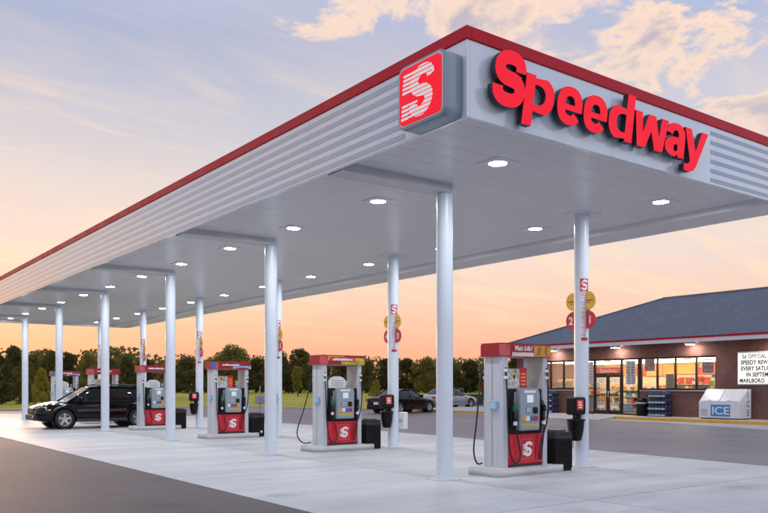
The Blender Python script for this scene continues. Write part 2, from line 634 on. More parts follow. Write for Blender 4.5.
M_alu = mat('brushed_aluminium', (0.56, 0.60, 0.67), 0.36, 0.1, var=0.03, stretch=(6, 6, 0.6))
M_silver = mat('silver_plastic', (0.30, 0.37, 0.43), 0.3, 0.2, var=0.02, rvar=0.02)
M_red = mat('red_panel', (0.60, 0.012, 0.03), 0.30, var=0.07)
M_redlit = mat('red_letter_face', (0.70, 0.012, 0.03), 0.55, var=0.04, spec=0.2, emit=(0.95, 0.012, 0.03), estr=0.5)
M_whiteprint = mat('white_print', (0.82, 0.82, 0.82), 0.4, var=0.03)
M_whitelit = mat('white_sign_face', (0.85, 0.83, 0.82), 0.4, var=0.02, emit=(1.0, 0.95, 0.92), estr=0.25)
M_return = mat('letter_return_dark', (0.020, 0.026, 0.042), 0.4, var=0.1)
M_yellow = mat('yellow_print', (0.62, 0.40, 0.04), 0.4, var=0.06)
M_blue = mat('blue_print', (0.03, 0.16, 0.45), 0.35, var=0.08)
M_skyblue = mat('light_blue_print', (0.22, 0.45, 0.66), 0.4, var=0.1)
M_green = mat('green_plastic', (0.02, 0.16, 0.06), 0.4, var=0.1)
M_screen = mat('display_screen', (0.10, 0.13, 0.13), 0.15, var=0, emit=(0.75, 0.9, 0.95), estr=0.55)
M_grey = mat('grey_metal', (0.34, 0.35, 0.37), 0.45, 0.2, var=0.1)

# ------------------------------------------------------------------ ground
M_asph = ground_mat('asphalt', (0.17, 0.155, 0.165), (0.24, 0.22, 0.232), 0.58, 0.35, 38.0, 0.25, 0.5, streak=(0.22, (1, 0.12, 1), 0.80), stain=(0.6, 0.60, 0.78), contrast=0.30, oil=(0.45, 0.22, 0.72))
M_asph2 = ground_mat('asphalt_darker', (0.085, 0.075, 0.078), (0.135, 0.120, 0.124), 0.68, 0.35, 38.0, 0.35, 0.3, streak=(0.22, (1, 0.12, 1), 0.82), stain=(0.6, 0.60, 0.8), contrast=0.32, oil=(0.4, 0.2, 0.75))  # darker asphalt for the front lane
M_conc = ground_mat('concrete', (0.475, 0.495, 0.515), (0.60, 0.615, 0.63), 0.55, 0.45, 30.0, 0.15, 0.45, streak=(0.5, (0.30, 1.9, 1), 0.76), stain=(0.9, 0.60, 0.76), contrast=0.14, oil=(0.62, 0.20, 0.74))
M_walk = ground_mat('pale_walk', (0.36, 0.36, 0.38), (0.48, 0.47, 0.48), 0.7, 0.6, 30.0, 0.15)
M_grassg = ground_mat('grass_ground', (0.30, 0.30, 0.034), (0.46, 0.40, 0.06), 0.9, 0.12, 2.2, 0.5, 0.1)
M_joint = mat('joint_sealant', (0.06, 0.06, 0.065), 0.8, var=0.2)

mb = MB()
mb.add([(-900, -500, -0.06), (1200, -500, -0.06), (1200, 1600, -0.06), (-900, 1600, -0.06)], [(0, 1, 2, 3)])
struct(mb, 'ground', M_grassg)

mb = MB()
edge = [(-160, -90), (160, -90), (160, 96), (60, 49), (36, 38), (21.5, 31.2), (19.6, 31.6), (19.0, 37), (17.8, 41.5), (12, 43.6), (-40, 45), (-160, 46)]
mb.prism(edge, -0.055, -0.012)
struct(mb, 'asphalt_lot', M_asph)

mb = MB()
random.seed(12)
rag = [(-3.46 + random.uniform(-0.035, 0.012), -40 + 0.3 * i) for i in range(260)]
mb.prism([(-60, -40)] + rag + [(-4.5, 43.2), (-60, 45.0)], -0.0119, -0.0065)
struct(mb, 'front_lane', M_asph2)
# grass verge standing a little proud of the asphalt behind a low kerb
mb = MB()
ge = [(-160, 46.3), (-40, 45.3), (12.2, 43.9), (18.1, 41.8), (19.35, 37.1), (19.9, 31.9), (21.4, 31.55), (35.9, 38.3), (60, 49.3), (160, 96.5), (420, 216), (420, 700), (-500, 700), (-500, 46.5)]
mb.prism(ge, -0.05, 0.03)
struct(mb, 'grass_field', M_grassg)
# low concrete kerb round the verge
kp = [(-160, 46.1), (-40, 45.1), (12.1, 43.72), (17.95, 41.65), (19.15, 37.05), (19.72, 31.75), (21.45, 31.38), (35.95, 38.15), (60, 49.15)]
mb = MB()
for (ax, ay), (bx_, by_) in zip(kp[:-1], kp[1:]):
    d = Vector((bx_ - ax, by_ - ay, 0)); L = d.length; an = math.atan2(d.y, d.x)
    mb.box(0, L, -0.075, 0.075, -0.05, 0.09, M=Matrix.Translation((ax, ay, 0)) @ Matrix.Rotation(an, 4, 'Z'))
struct(mb, 'verge_kerb', M_walk)

# concrete forecourt: a bed of joint sealant with the slabs on it
XF0, XF1, YF0, YF1 = -3.50, 7.0, -15.0, 37.0
mb = MB()
mb.prism([(XF0, YF0), (6.2, YF0), (6.3, -2), (7.0, 5), (7.7, 12), (7.9, YF1), (XF0, YF1)], -0.011, -0.008)
fore = struct(mb, 'forecourt', M_joint)
xe = [XF0, 0.02, 3.42, 6.3]
ny = 9
for i in range(3):
    for j in range(-3, 7):
        y0 = -2.92 + j * 5.83
        y1 = y0 + 5.83
        g = 0.009
        def xr(y):
            return 6.2 if y < -2 else (6.3 + (y + 2) * 0.1 if y < 12 else 7.7 + (min(y, 40) - 12) * 0.008)
        mb = MB()
        xl0 = xl1 = xe[i]
        xr0, xr1 = (xe[i + 1], xe[i + 1]) if i < 2 else (xr(y0), xr(y1))
        mb.add([(xl0 + g, y0 + g, -0.008), (xr0 - g, y0 + g, -0.008), (xr1 - g, y1 - g, -0.008), (xl1 + g, y1 - g, -0.008),
                (xl0 + g, y0 + g, 0), (xr0 - g, y0 + g, 0), (xr1 - g, y1 - g, 0), (xl1 + g, y1 - g, 0)],
               [(4, 5, 6, 7), (0, 1, 5, 4), (1, 2, 6, 5), (2, 3, 7, 6), (3, 0, 4, 7)])
        mb.build('slab', M_conc, fore)

# store walk with yellow kerb, ramp at the doors, pale gutter apron
mb = MB()
mb.box(22.35, 40, -14, 30.5, -0.02, 0.12)
struct(mb, 'store_walk', M_walk)
M_ykerb = mat('yellow_kerb_paint', (0.66, 0.40, 0.035), 0.6, var=0.18, vscale=4, bump=0.1)
mb = MB(); mb.cbox(22.2, 22.346, -14, 13.4, -0.03, 0.125, 0.02, 2)
struct(mb, 'yellow_kerb', M_ykerb)
mb = MB(); mb.cbox(22.2, 22.346, 18.0, 30.5, -0.03, 0.125, 0.02, 2)
struct(mb, 'yellow_kerb', M_ykerb)
mb = MB()
mb.add([(21.0, 13.4, -0.008), (22.35, 13.4, 0.118), (22.35, 18, 0.118), (21.0, 18, -0.008), (21.0, 13.4, -0.05), (22.35, 13.4, -0.05), (22.35, 18, -0.05), (21.0, 18, -0.05)],
       [(0, 1, 2, 3), (4, 5, 1, 0), (5, 6, 2, 1), (6, 7, 3, 2), (7, 4, 0, 3)])
struct(mb, 'door_ramp', M_walk)
mb = MB()
mb.prism([(22.2, -14), (17.2, -14), (17.6, -2), (18.9, 4.4), (20.9, 10.4), (21.5, 13.4), (20.8, 14.5), (20.9, 18), (21.7, 19), (21.8, 30), (22.2, 30)], -0.011, -0.0095)
struct(mb, 'gutter_apron', M_walk)

# ------------------------------------------------------------------ canopy
CX0, CX1, CY0, CY1 = -2.225, 5.72, -2.934, 32.08
ZB, ZT, ZD = 4.62, 5.67, 4.75
SP = 5.825
canopy = thing('fuel_canopy', (0, 0, 0), 'long white flat canopy with red top band and blue grey stripes over the pumps', 'canopy')
# soffit panels, laid across
pm = MB()
pm.add([(CX0 + 0.1, 0.0, 0.01), (4.86, 0.0, 0.01), (4.86, 0.006, 0.0), (CX0 + 0.1, 0.006, 0.0), (4.86, 0.394, 0.0), (CX0 + 0.1, 0.394, 0.0), (4.86, 0.4, 0.01), (CX0 + 0.1, 0.4, 0.01)],
       [(0, 1, 2, 3)[::-1], (3, 2, 4, 5)[::-1], (5, 4, 6, 7)[::-1]])
pme = pm.mesh('soffit_panel', M_deck)
n = int((CY1 - CY0 - 0.2) / 0.4)
for k in range(n + 1):
    link('soffit_panel', pme, canopy, (0, CY0 + 0.1 + k * 0.4 - 0.02, ZD))
mb = MB(); mb.box(CX0 + 0.02, CX1 - 0.02, CY0 + 0.02, CY1 - 0.02, ZD + 0.04, 5.3); mb.build('roof_deck', M_grey, canopy)
mb = MB()
mb.box(4.86, CX1 - 0.04, CY0 + 0.06, CY1 - 0.06, ZB + 0.005, 5.25)
mb.build('gutter', M_deck, canopy)
mb = MB()
mb.box(CX0 + 0.06, 4.858, CY1 - 0.4, CY1 - 0.06, ZB + 0.006, 5.25)
mb.build('end_gutter', M_deck, canopy)
for k in range(6):
    mb = MB()
    mb.cbox(CX0 + 0.1, 0.0, -0.19, 0.19, ZD - 0.13, ZD + 0.02, 0.008)
    mb.build('beam', M_beam, canopy, (0, k * SP, 0))
# fascia panels
def fascia_run(axis, a0, a1, npan, fixed, thick, name):
    w = (a1 - a0) / npan
    for k in range(npan):
        m_ = MB()
        lo, hi = a0 + k * w + (0.003 if k else 0), a0 + (k + 1) * w - (0.003 if k < npan - 1 else 0)
        z0, z1 = ZB, ZT - 0.15
        if axis == 'y':
            m_.cbox(fixed - (thick if name == 'back' else 0), fixed + (0 if name == 'back' else thick), lo, hi, z0, z1, 0.004)
        else:
            m_.cbox(lo, hi, fixed - (thick if name == 'far' else 0), fixed + (0 if name == 'far' else thick), z0, z1, 0.004)
        m_.build('fascia_panel', M_fascia, canopy)


fascia_run('y', CY0, CY1, 10, CX0, 0.05, 'front')
fascia_run('x', CX0 + 0.052, CX1 - 0.052, 3, CY0, 0.05, 'near')
fascia_run('y', CY0, CY1, 10, CX1, 0.05, 'back')
fascia_run('x', CX0 + 0.052, CX1 - 0.052, 3, CY1, 0.05, 'far')
for (x0, x1, y0, y1) in ((CX0 - 0.02, CX0 + 0.06, CY0 - 0.02, CY1 + 0.02), (CX1 - 0.06, CX1 + 0.02, CY0 - 0.02, CY1 + 0.02),
                         (CX0 + 0.061, CX1 - 0.061, CY0 - 0.02, CY0 + 0.06), (CX0 + 0.061, CX1 - 0.061, CY1 - 0.06, CY1 + 0.02)):
    mb = MB(); mb.cbox(x0, x1, y0, y1, ZT - 0.152, ZT, 0.006); mb.build('top_band', M_redband, canopy)
SZ = [5.41, 5.265, 5.12, 4.975, 4.83, 4.69]
for z in SZ:
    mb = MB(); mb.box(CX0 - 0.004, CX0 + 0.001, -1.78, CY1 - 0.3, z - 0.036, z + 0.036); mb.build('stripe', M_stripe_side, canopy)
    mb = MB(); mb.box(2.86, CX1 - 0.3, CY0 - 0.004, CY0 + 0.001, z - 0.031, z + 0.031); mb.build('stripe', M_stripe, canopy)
# columns
M_isl0 = ground_mat('grout', (0.50, 0.50, 0.50), (0.60, 0.60, 0.60), 0.7, 2.0, 30.0, 0.2)
cme = MB()
cme.cyl(0.135, 0.0, ZD + 0.05, 28)
cmesh = cme.mesh('column', M_column)
ple = MB(); ple.cbox(-0.21, 0.21, -0.21, 0.21, 0.0, 0.012, 0.004)
plm = ple.mesh('base_plate', M_isl0)
bme = MB(); bme.cyl(0.142, 0.0, 0.035, 28); bme.cyl(0.139, 0.035, 0.06, 28)
bmesh_ = bme.mesh('base_collar', M_column)
fme = MB(); fme.cbox(-0.3, 0.3, -0.22, 0.22, ZD - 0.012, ZD + 0.002, 0.003)
fmesh = fme.mesh('flashing', M_deck)
COLS = [(0.0, 'A'), (3.41, 'B')]


def arc_patch(mb_, r, a0, a1, z0, z1, mi=0, n=6):
    vs, fs = [], []
    for k in range(n + 1):
        a = a0 + (a1 - a0) * k / n
        vs += [(r * math.cos(a), r * math.sin(a), z0), (r * math.cos(a), r * math.sin(a), z1)]
    for k in range(n):
        fs.append((2 * k, 2 * k + 2, 2 * k + 3, 2 * k + 1))
    mb_.add(vs, fs, mi, True)


M_decr = mat('decal_red', (0.60, 0.03, 0.04), 0.4, var=0.05)
AD = R(-115)
dec = MB(); arc_patch(dec, 0.1365, AD - 0.62, AD + 0.62, 3.28, 3.52, 0)
dec_sq = dec.mesh('decal', M_decr)
dec = MB(); arc_patch(dec, 0.1363, AD - 0.5, AD + 0.5, 2.36, 2.42, 0, 4)
dec_low = dec.mesh('decal_strip', M_decr)
random.seed(3)
zt_ = 3.26
dec = MB()
while zt_ > 2.45:
    w = random.uniform(0.25, 0.55); h = random.choice([0.012, 0.018, 0.022])
    arc_patch(dec, 0.1362, AD - 0.5, AD - 0.5 + 2 * w, zt_ - h, zt_, 0, 4)
    zt_ -= h + random.choice([0.02, 0.03, 0.06])
dec_pr = dec.mesh('decal_print', mat('decal_pink', (0.66, 0.36, 0.37), 0.4, var=0.05))
dec = MB(); ev, ef = emblem_s()
dec.add([(0.1372 * math.cos(AD + a * 0.17 / 0.137), 0.1372 * math.sin(AD + a * 0.17 / 0.137), 3.40 + b * 0.19) for a, b, c in ev if True], [f for f in ef])
dec_s = dec.mesh('decal_letter', M_whiteprint)
for k in range(6):
    for x, row in COLS:
        c = link('column', cmesh, canopy, (x, k * SP, 0))
        link('base_collar', bmesh_, c)
        link('base_plate', plm, c)
        if row == 'B':
            link('flashing', fmesh, c)
            link('decal', dec_sq, c); link('decal_strip', dec_low, c); link('decal_letter', dec_s, c)
            tag(link('decal_print', dec_pr, c), kind='stuff')

# lamps under the canopy
lf = MB()
lf.cbox(-0.22, 0.22, -0.22, 0.22, -0.012, 0.004, 0.004)
lf.lathe([(0.131, -0.012), (0.135, -0.020), (0.152, -0.020), (0.158, -0.012)], 32)
lfm = lf.mesh('frame', M_deck)
ll = MB(); ll.add([(0.13 * math.cos(2 * PI * k / 32), 0.13 * math.sin(2 * PI * k / 32), -0.014) for k in range(31, -1, -1)], [tuple(range(32))])
llm = ll.mesh('lens', M_lens)
for row, x in (('near striped', -0.28), ('store side', 3.72)):
    for k in range(12):
        y = -1.49 + k * 2.925
        t = thing('canopy_lamp', (x, y, ZD), 'lit canopy lamp, %s from lettered end in %s row' % (ORD[k], row), 'lamp', 'lit lamps under the canopy')
        link('frame', lfm, t); link('lens', llm, t)

# ------------------------------------------------------------------ big letters
sgn = thing('sign_lettering', (0, CY0, 4.81), 'big red raised letters reading Speedway on the white canopy end', 'sign')
XH, CAPH, DSC, STEM, BAR = 0.48, 0.66, 0.155, 0.165, 0.122


def earc(cx, cz, rx, rz, a0, a1, n=14, pw=0.86):
    out = []
    for k in range(n + 1):
        a = R(a0 + (a1 - a0) * k / n)
        c, s_ = math.cos(a), math.sin(a)
        out.append((cx + rx * math.copysign(abs(c) ** pw, c), cz + rz * math.copysign(abs(s_) ** pw, s_)))
    return out


def glyph(ch, w):
    """outline loops of one heavy letter, baseline at 0, before slanting"""
    cz = XH / 2
    if ch == 'S':
        rx, t = w / 2 - 0.084, 0.084
        rz = CAPH / 4 - 0.036
        path = earc(w / 2, CAPH * 0.75 - 0.035, rx * 0.95, rz, -8, 268, 18) + earc(w / 2, CAPH * 0.25 + 0.035, rx, rz, 88, -188, 18)
        Lf, Rt = [], []
        for k, (x, y) in enumerate(path):
            xa, ya = path[max(k - 1, 0)]; xb, yb = path[min(k + 1, len(path) - 1)]
            l = math.hypot(xb - xa, yb - ya) or 1
            nx, ny = -(yb - ya) / l, (xb - xa) / l
            tt = t + 0.012 * math.exp(-((k - len(path) / 2) / 5.0) ** 2)
            Lf.append((x + nx * tt, y + ny * tt)); Rt.append((x - nx * tt, y - ny * tt))
        return [Lf + Rt[::-1]]
    if ch == 'e':
        rx, rz = w / 2, XH / 2 + 0.008
        ix, iz = rx - STEM * 0.88, rz - BAR
        zb0, zb1 = cz - 0.062, cz + 0.014
        a0 = math.degrees(math.asin((zb0 - cz) / rz)) * 0.8
        outer = earc(rx, cz, rx, rz, a0, 322, 30)
        inner = [p for p in earc(rx, cz, ix, iz, 322, 180, 18) if p[1] < zb0 - 0.004]
        c = outer + inner + [(rx - ix * 0.98, zb0)]
        hole = [p for p in earc(rx, cz, ix, iz, 4, 176, 16) if p[1] > zb1 + 0.004]
        hole = [(rx + ix * 0.97, zb1)] + hole + [(rx - ix * 0.97, zb1)]
        return [c, hole]
    if ch in 'pd':
        bw = w * 0.60
        cx = w - bw
        lo, hi = (-DSC, XH) if ch == 'p' else (-DSC * 0 - (CAPH - XH), XH)
        rz = XH / 2 + 0.008
        bowl = earc(cx, cz, bw, rz, -62, 62, 22)
        c = [(0, lo), (STEM, lo), (STEM, 0.035)] + [p for p in bowl if p[0] > STEM + 0.01] + [(STEM, XH - 0.035), (STEM, hi), (0, hi)]
        hole = earc(cx - 0.01, cz, bw - STEM * 0.90, rz - BAR, 0, 345, 22)
        hole = [(max(x, STEM + 0.0), z) for x, z in hole]
        if ch == 'd':          # a p turned half round
            c = [(w - x, XH - z) for x, z in c]
            hole = [(w - x, XH - z) for x, z in hole]
        return [c, hole]
    if ch == 'w':
        t = STEM * 0.98
        return [[(0, XH), (w * 0.12, 0), (w * 0.12 + t * 1.15, 0), (w * 0.5, XH * 0.52), (w * 0.88 - t * 1.15, 0), (w * 0.88, 0), (w, XH), (w - t, XH), (w * 0.80 - t * 0.28, XH * 0.42), (w * 0.5 + t * 0.52, XH), (w * 0.5 - t * 0.52, XH), (w * 0.20 + t * 0.28, XH * 0.42), (t, XH)]]
    if ch == 'a':
        r = w - STEM
        c = [(w, 0), (w, XH * 0.60)] + earc(w * 0.51, XH * 0.60, w * 0.49, XH * 0.415, 10, 168, 14) + [(w * 0.03 + STEM * 0.86, XH * 0.66)] + earc(w * 0.51, XH * 0.62, w * 0.15, XH * 0.18, 160, 20, 8) + [(r, XH * 0.605)] \
            + earc(r, XH * 0.295, r, XH * 0.305, 95, 262, 18) + [(r, XH * 0.09), (r + 0.012, 0)]
        hole = earc(r - 0.055, XH * 0.27, 0.048, XH * 0.11, 0, 345, 14)
        return [c, hole]
    # y
    t = STEM
    return [[(0, XH), (t, XH), (w * 0.52, XH * 0.33), (w - t, XH), (w, XH), (w * 0.60, -DSC * 0.35), (w * 0.50, -DSC * 0.80), (w * 0.36, -DSC), (w * 0.10, -DSC), (w * 0.07, -DSC + 0.10), (w * 0.22, -DSC + 0.105), (w * 0.30, -DSC + 0.135), (w * 0.315, 0.01)]]


def loops_mesh(loops, depth):
    cu = bpy.data.curves.new('glyph', 'CURVE')
    cu.dimensions = '2D'
    cu.fill_mode = 'BOTH'
    cu.extrude = depth / 2
    for lp in loops:
        sp = cu.splines.new('POLY')
        sp.points.add(len(lp) - 1)
        for pt, (x, y) in zip(sp.points, lp):
            pt.co = (x, y, 0, 1)
        sp.use_cyclic_u = True
    ob = bpy.data.objects.new('glyph', cu)
    col.objects.link(ob)
    bpy.context.view_layer.update()
    me = bpy.data.meshes.new_from_object(ob.evaluated_get(bpy.context.evaluated_depsgraph_get()))
    vs = [tuple(v.co) for v in me.vertices]
    fs = [tuple(p.vertices) for p in me.polygons]
    bpy.data.objects.remove(ob); bpy.data.curves.remove(cu); bpy.data.meshes.remove(me)
    return vs, fs


LD = 0.085
for ch, x0, w in (('S', -1.985, 0.535), ('p', -1.45, 0.525), ('e', -0.865, 0.475), ('e', -0.36, 0.475), ('d', 0.15, 0.525), ('w', 0.70, 0.775), ('a', 1.43, 0.48), ('y', 1.885, 0.60)):
    lps = [[(x + z * 0.16, z) for x, z in lp] for lp in glyph(ch, w)]
    vs, fs = loops_mesh(lps, LD)
    m_ = MB(); m_.v = vs
    for f in fs:
        front = all(vs[a][2] > LD / 2 - 1e-4 for a in f)
        m_.f.append(f); m_.m.append(0 if front else 1); m_.s.append(False)
    o = m_.build('letter', [M_redlit, M_return], sgn, (x0, -0.10, 0), FY)
    mx_, mz_ = {'S': (w / 2 + 0.05, 0.33), 'w': (w * 0.12 + 0.085, 0.08), 'y': (w * 0.52, 0.14), 'a': (w - 0.07, 0.10)}.get(ch, (0.11, 0.24))
    st = MB(); st.box(mx_ - 0.015, mx_ + 0.015, mz_ - 0.015, mz_ + 0.015, -0.101, -LD / 2 - 0.001); st.build('mount', M_return, o)

# ------------------------------------------------------------------ badge box on the long side
badge = thing('badge_sign', (CX0, -2.44, 5.0), 'rounded square red box sign with striped white S on canopy side', 'sign')
BW, BH, BD = 0.86, 0.76, 0.28
Mx = Matrix.Rotation(R(-90), 4, 'Z') @ Matrix.Rotation(R(90), 4, 'X')
mb = MB(); mb.prism(rrect(BW, BH, 0.10, 6), 0.02, BD, M=Mx, smooth=True)
mb.build('box', mat('badge_grey_edge', (0.34, 0.42, 0.50), 0.35, 0.1, var=0.02, rvar=0.02), badge)
mb = MB(); mb.prism(rrect(0.40, 0.40, 0.02, 2), -0.002, 0.022, M=Mx); mb.build('back_bracket', M_dark, badge)
mb = MB(); mb.prism(rrect(BW - 0.09, BH - 0.09, 0.075, 6), BD, BD + 0.02, M=Mx, smooth=True)
face = mb.build('face', M_redlit, badge)
mb = MB(); mb.prism(rrect(BW - 0.045, BH - 0.045, 0.09, 6), BD, BD + 0.008, M=Mx, smooth=True)
mb.build('rim', M_white, badge)
ev, ef = emblem_s()
m_ = MB(); m_.add([(a * 0.58 + 0.035, b * 0.56, c * 0.002) for a, b, c in ev], ef)
m_.build('emblem_letter', M_whitelit, face, (-BD - 0.0225, 0, 0), FX)
# speed lines: white bars running out to the left of both bowls, red cuts through the letter
for i in range(5):
    z = 0.245 - i * 0.050
    m_ = MB(); m_.box(-0.30 - 0.006 * i, -0.06, z - 0.015, z + 0.015, -0.003, 0.0015)
    m_.build('speed_line', M_whitelit, face, (-BD - 0.0225, 0, 0), FX)
for i in range(4):
    z = -0.115 - i * 0.050
    m_ = MB(); m_.box(-0.33 - 0.006 * i, -0.04, z - 0.015, z + 0.015, -0.003, 0.0015)
    m_.build('speed_line', M_whitelit, face, (-BD - 0.0225, 0, 0), FX)
for i in range(12):
    z = 0.270 - i * 0.050
    m_ = MB(); m_.box(-0.21, 0.24, z - 0.0045, z + 0.0045, -0.002, 0.004)
    m_.build('cut_line', M_redlit, face, (-BD - 0.0225, 0, 0), FX)

# ------------------------------------------------------------------ pump islands, pumps, bins, service units, lane discs
M_isl = ground_mat('island_concrete', (0.46, 0.455, 0.45), (0.60, 0.59, 0.585), 0.6, 1.2, 30.0, 0.2)
PX = 1.65
IZ = 0.13


def hose(pts, parent, r=0.014):
    m_ = MB(); m_.tube(spline(pts, 7), r, 8)
    return m_.build('hose', M_rubber, parent)


def make_nozzle(parent, x, y, z, cap_m, sgn_y=-1):
    """nozzle resting in its boot: grip, guard, spout, coloured cover"""
    m_ = MB()
    m_.tube([(0, 0, -0.16), (0, 0.0, -0.02), (0, 0.0, 0.10), (0, -sgn_y * 0.03, 0.19), (0, -sgn_y * 0.07, 0.22)], [0.020, 0.026, 0.030, 0.022, 0.014], 8)
    m_.tube([(0, sgn_y * 0.01, -0.12), (0, sgn_y * 0.075, -0.08), (0, sgn_y * 0.075, 0.02), (0, sgn_y * 0.02, 0.07)], 0.009, 6)
    nz = m_.build('nozzle', M_dark, parent, (x, y, z))
    m_ = MB(); m_.cbox(-0.032, 0.032, -0.034, 0.034, 0.02, 0.13, 0.012, 2); m_.build('nozzle_cover', cap_m, nz)
    m_ = MB(); m_.cbox(-0.026, 0.026, -0.028, 0.028, -0.215, -0.15, 0.01, 2); m_.build('swivel', M_whiteprint, nz)
    return nz


PDX = [0.0, 0.27, 0.19, 0.13, 0.13, 0.13]
PDY = [0.0, 0.25, 0.17, 0.15, 0.15, 0.15]


def make_pump(k, kind):
    y = k * SP + PDY[k]
    PX = 1.65 + PDX[k]
    where = ['nearest of the row', 'second from the near end', 'third from the near end', 'fourth from near, behind the black tailgate', 'fifth from near, behind the black roof', 'farthest, past the black bonnet'][k]
    desc = ['food banner on top', 'red and yellow topper', 'red topper with blue corner', 'plain red topper', 'plain red topper', 'red topper with blue edge'][k]
    isl = thing('pump_island', (PX + 0.02, y, 0), 'low pale concrete kerb island under the pump %s' % where.split(',')[0], 'pump island', 'concrete pump islands')
    m_ = MB()
    pts = rrect(1.72, 0.78, 0.14, 4)
    m_.prism(pts, 0.0, IZ - 0.012, smooth=True)
    m_.prism(rrect(1.69, 0.75, 0.13, 4), IZ - 0.012, IZ)
    m_.build('kerb_block', M_isl, isl)

    p = thing('fuel_pump', (PX, y, IZ), 'grey fuel pump with %s, %s' % (desc, where), 'fuel pump', 'fuel pumps under the canopy')
    # pillars with chamfered corners
    for s in (-1, 1):
        x0, x1 = (-0.575, -0.435) if s < 0 else (0.435, 0.575)
        if s < 0:
            pts = [(x0 + 0.03, -0.23), (x1, -0.23), (x1, 0.23), (x0 + 0.03, 0.23), (x0, 0.18), (x0, -0.18)]
        else:
            pts = [(x0, -0.23), (x1 - 0.03, -0.23), (x1, -0.18), (x1, 0.18), (x1 - 0.03, 0.23), (x0, 0.23)]
        m_ = MB(); m_.prism(pts, 0.0, 1.90)
        pil = m_.build('pillar', M_alu, p)
        # recessed seam strip and hose clamps
        m_ = MB(); xs = x0 - 0.002 if s < 0 else x1 - 0.004
        m_.box(xs, xs + 0.006, -0.012, 0.012, 0.02, 1.88); m_.build('seam', M_grey, pil)
        for (zz, yy) in ((1.62, -0.245), (1.50, -0.245), (1.62, 0.245), (1.50, 0.245)):
            m_ = MB(); m_.cbox((x0 + x1) / 2 - 0.03, (x0 + x1) / 2 + 0.03, yy - 0.03, yy + 0.03, zz, zz + 0.05, 0.008); m_.build('hose_clamp', M_whiteprint, pil)
    m_ = MB(); m_.cbox(-0.635, -0.578, -0.15, 0.02, 0.98, 1.13, 0.01); ip = m_.build('info_plate', M_skyblue, p)
    m_ = MB()
    for q in range(3):
        m_.box(-0.6375, -0.6345, -0.13, 0.0, 1.015 + 0.032 * q, 1.027 + 0.032 * q)
    m_.build('print', M_whiteprint, ip)
    # cabinet, lower panels
    m_ = MB(); m_.cbox(-0.433, 0.433, -0.20, 0.20, 0.03, 1.335, 0.012); m_.build('cabinet', M_black, p)
    m_ = MB(); m_.box(-0.43, 0.43, -0.215, 0.215, 0.0, 0.045); m_.build('plinth', M_dark, p)
    for sy_ in (-1, 1):
        m_ = MB(); y0, y1 = sorted((sy_ * 0.202, sy_ * 0.232)); m_.cbox(-0.432, 0.432, y0, y1, 0.05, 0.56, 0.008)
        lp = m_.build('lower_panel', M_red, p)
        if sy_ < 0:
            # outlined square with letter and faint speed rays
            m_ = MB()
            w, h, t_ = 0.34, 0.34, 0.006
            for (a, b, c, d) in ((-w / 2, w / 2, h / 2 - t_, h / 2), (-w / 2, w / 2, -h / 2, -h / 2 + t_), (-w / 2, -w / 2 + t_, -h / 2, h / 2), (w / 2 - t_, w / 2, -h / 2, h / 2)):
                m_.box(0.03 + a, 0.03 + b, -0.2345, -0.2315, 0.30 + c, 0.30 + d)
            m_.build('outline', mat('pink_print', (0.75, 0.25, 0.25), 0.4, var=0.05), lp)
            m_ = MB()
            ev, ef = emblem_s()
            m_.add([(a * 0.26 + 0.03, b * 0.24, c * 0.0015) for a, b, c in ev], ef)
            for q in range(4):
                m_.box(-0.10, 0.0, 0.075 - q * 0.022 - 0.006, 0.075 - q * 0.022 + 0.006, -0.002, 0.002)
                m_.box(-0.11, 0.02, -0.03 - q * 0.022 - 0.006, -0.03 - q * 0.022 + 0.006, -0.002, 0.002)
            m_.build('emblem', M_whiteprint, lp, (0.03, -0.2345, 0.30), FY)
            m_ = MB()
            for (xa, za, xb, zb) in ((-0.42, 0.08, -0.22, 0.20), (-0.42, 0.32, -0.30, 0.50), (0.22, 0.50, 0.42, 0.34), (0.24, 0.16, 0.42, 0.06)):
                L = math.hypot(xb - xa, zb - za); an = math.atan2(zb - za, xb - xa)
                m_.box(0, L, -0.0012, 0.0012, -0.005, 0.005, M=Matrix.Translation((xa, -0.2328, za)) @ Matrix.Rotation(-an, 4, 'Y'))
            m_.build('ray', mat('ray_red', (0.68, 0.07, 0.08), 0.4, var=0.05), lp)
        # console bezel
        m_ = MB()
        Mt = Matrix.Translation((0.04, sy_ * 0.202, 0.98)) @ (Matrix.Rotation(R(90), 4, 'X') if sy_ < 0 else Matrix.Rotation(R(-90), 4, 'X') @ Matrix.Rotation(R(180), 4, 'Z'))
        out = [(-0.235, -0.36), (0.235, -0.36), (0.255, -0.33), (0.265, 0.26), (0.24, 0.34), (0.17, 0.37), (-0.17, 0.37), (-0.24, 0.34), (-0.265, 0.26), (-0.255, -0.33)]
        m_.prism(out, 0.0, 0.075, M=Mt)
        m_.prism([(a * 0.93, b * 0.95) for a, b in out], 0.075, 0.092, M=Mt)
        bz = m_.build('console', M_silver, p)
        m_ = MB(); m_.box(-0.07, 0.08, 0.12, 0.25, 0.088, 0.096, M=Mt); m_.build('screen', M_screen, bz)
        m_ = MB(); m_.box(-0.14, 0.14, 0.285, 0.33, 0.088, 0.095, M=Mt); m_.build('price_display', M_whiteprint, bz)
        m_ = MB(); m_.box(-0.10, 0.02, -0.06, 0.04, 0.088, 0.096, M=Mt)
        kp_ = m_.build('keypad', M_dark, bz)
        m_ = MB()
        for a in range(3):
            for b in range(4):
                m_.box(-0.09 + a * 0.037, -0.065 + a * 0.037, -0.052 + b * 0.023, -0.036 + b * 0.023, 0.095, 0.100, M=Mt)
        m_.build('key', M_whiteprint, kp_)
        m_ = MB(); m_.cbox(0.08, 0.17, -0.07, 0.04, 0.085, 0.125, 0.008, M=Mt); m_.build('card_reader', M_black, bz)
        grades = [M_yellow, M_whiteprint, M_blue, M_red] if k < 2 else [M_whiteprint, M_blue, M_red, M_yellow]
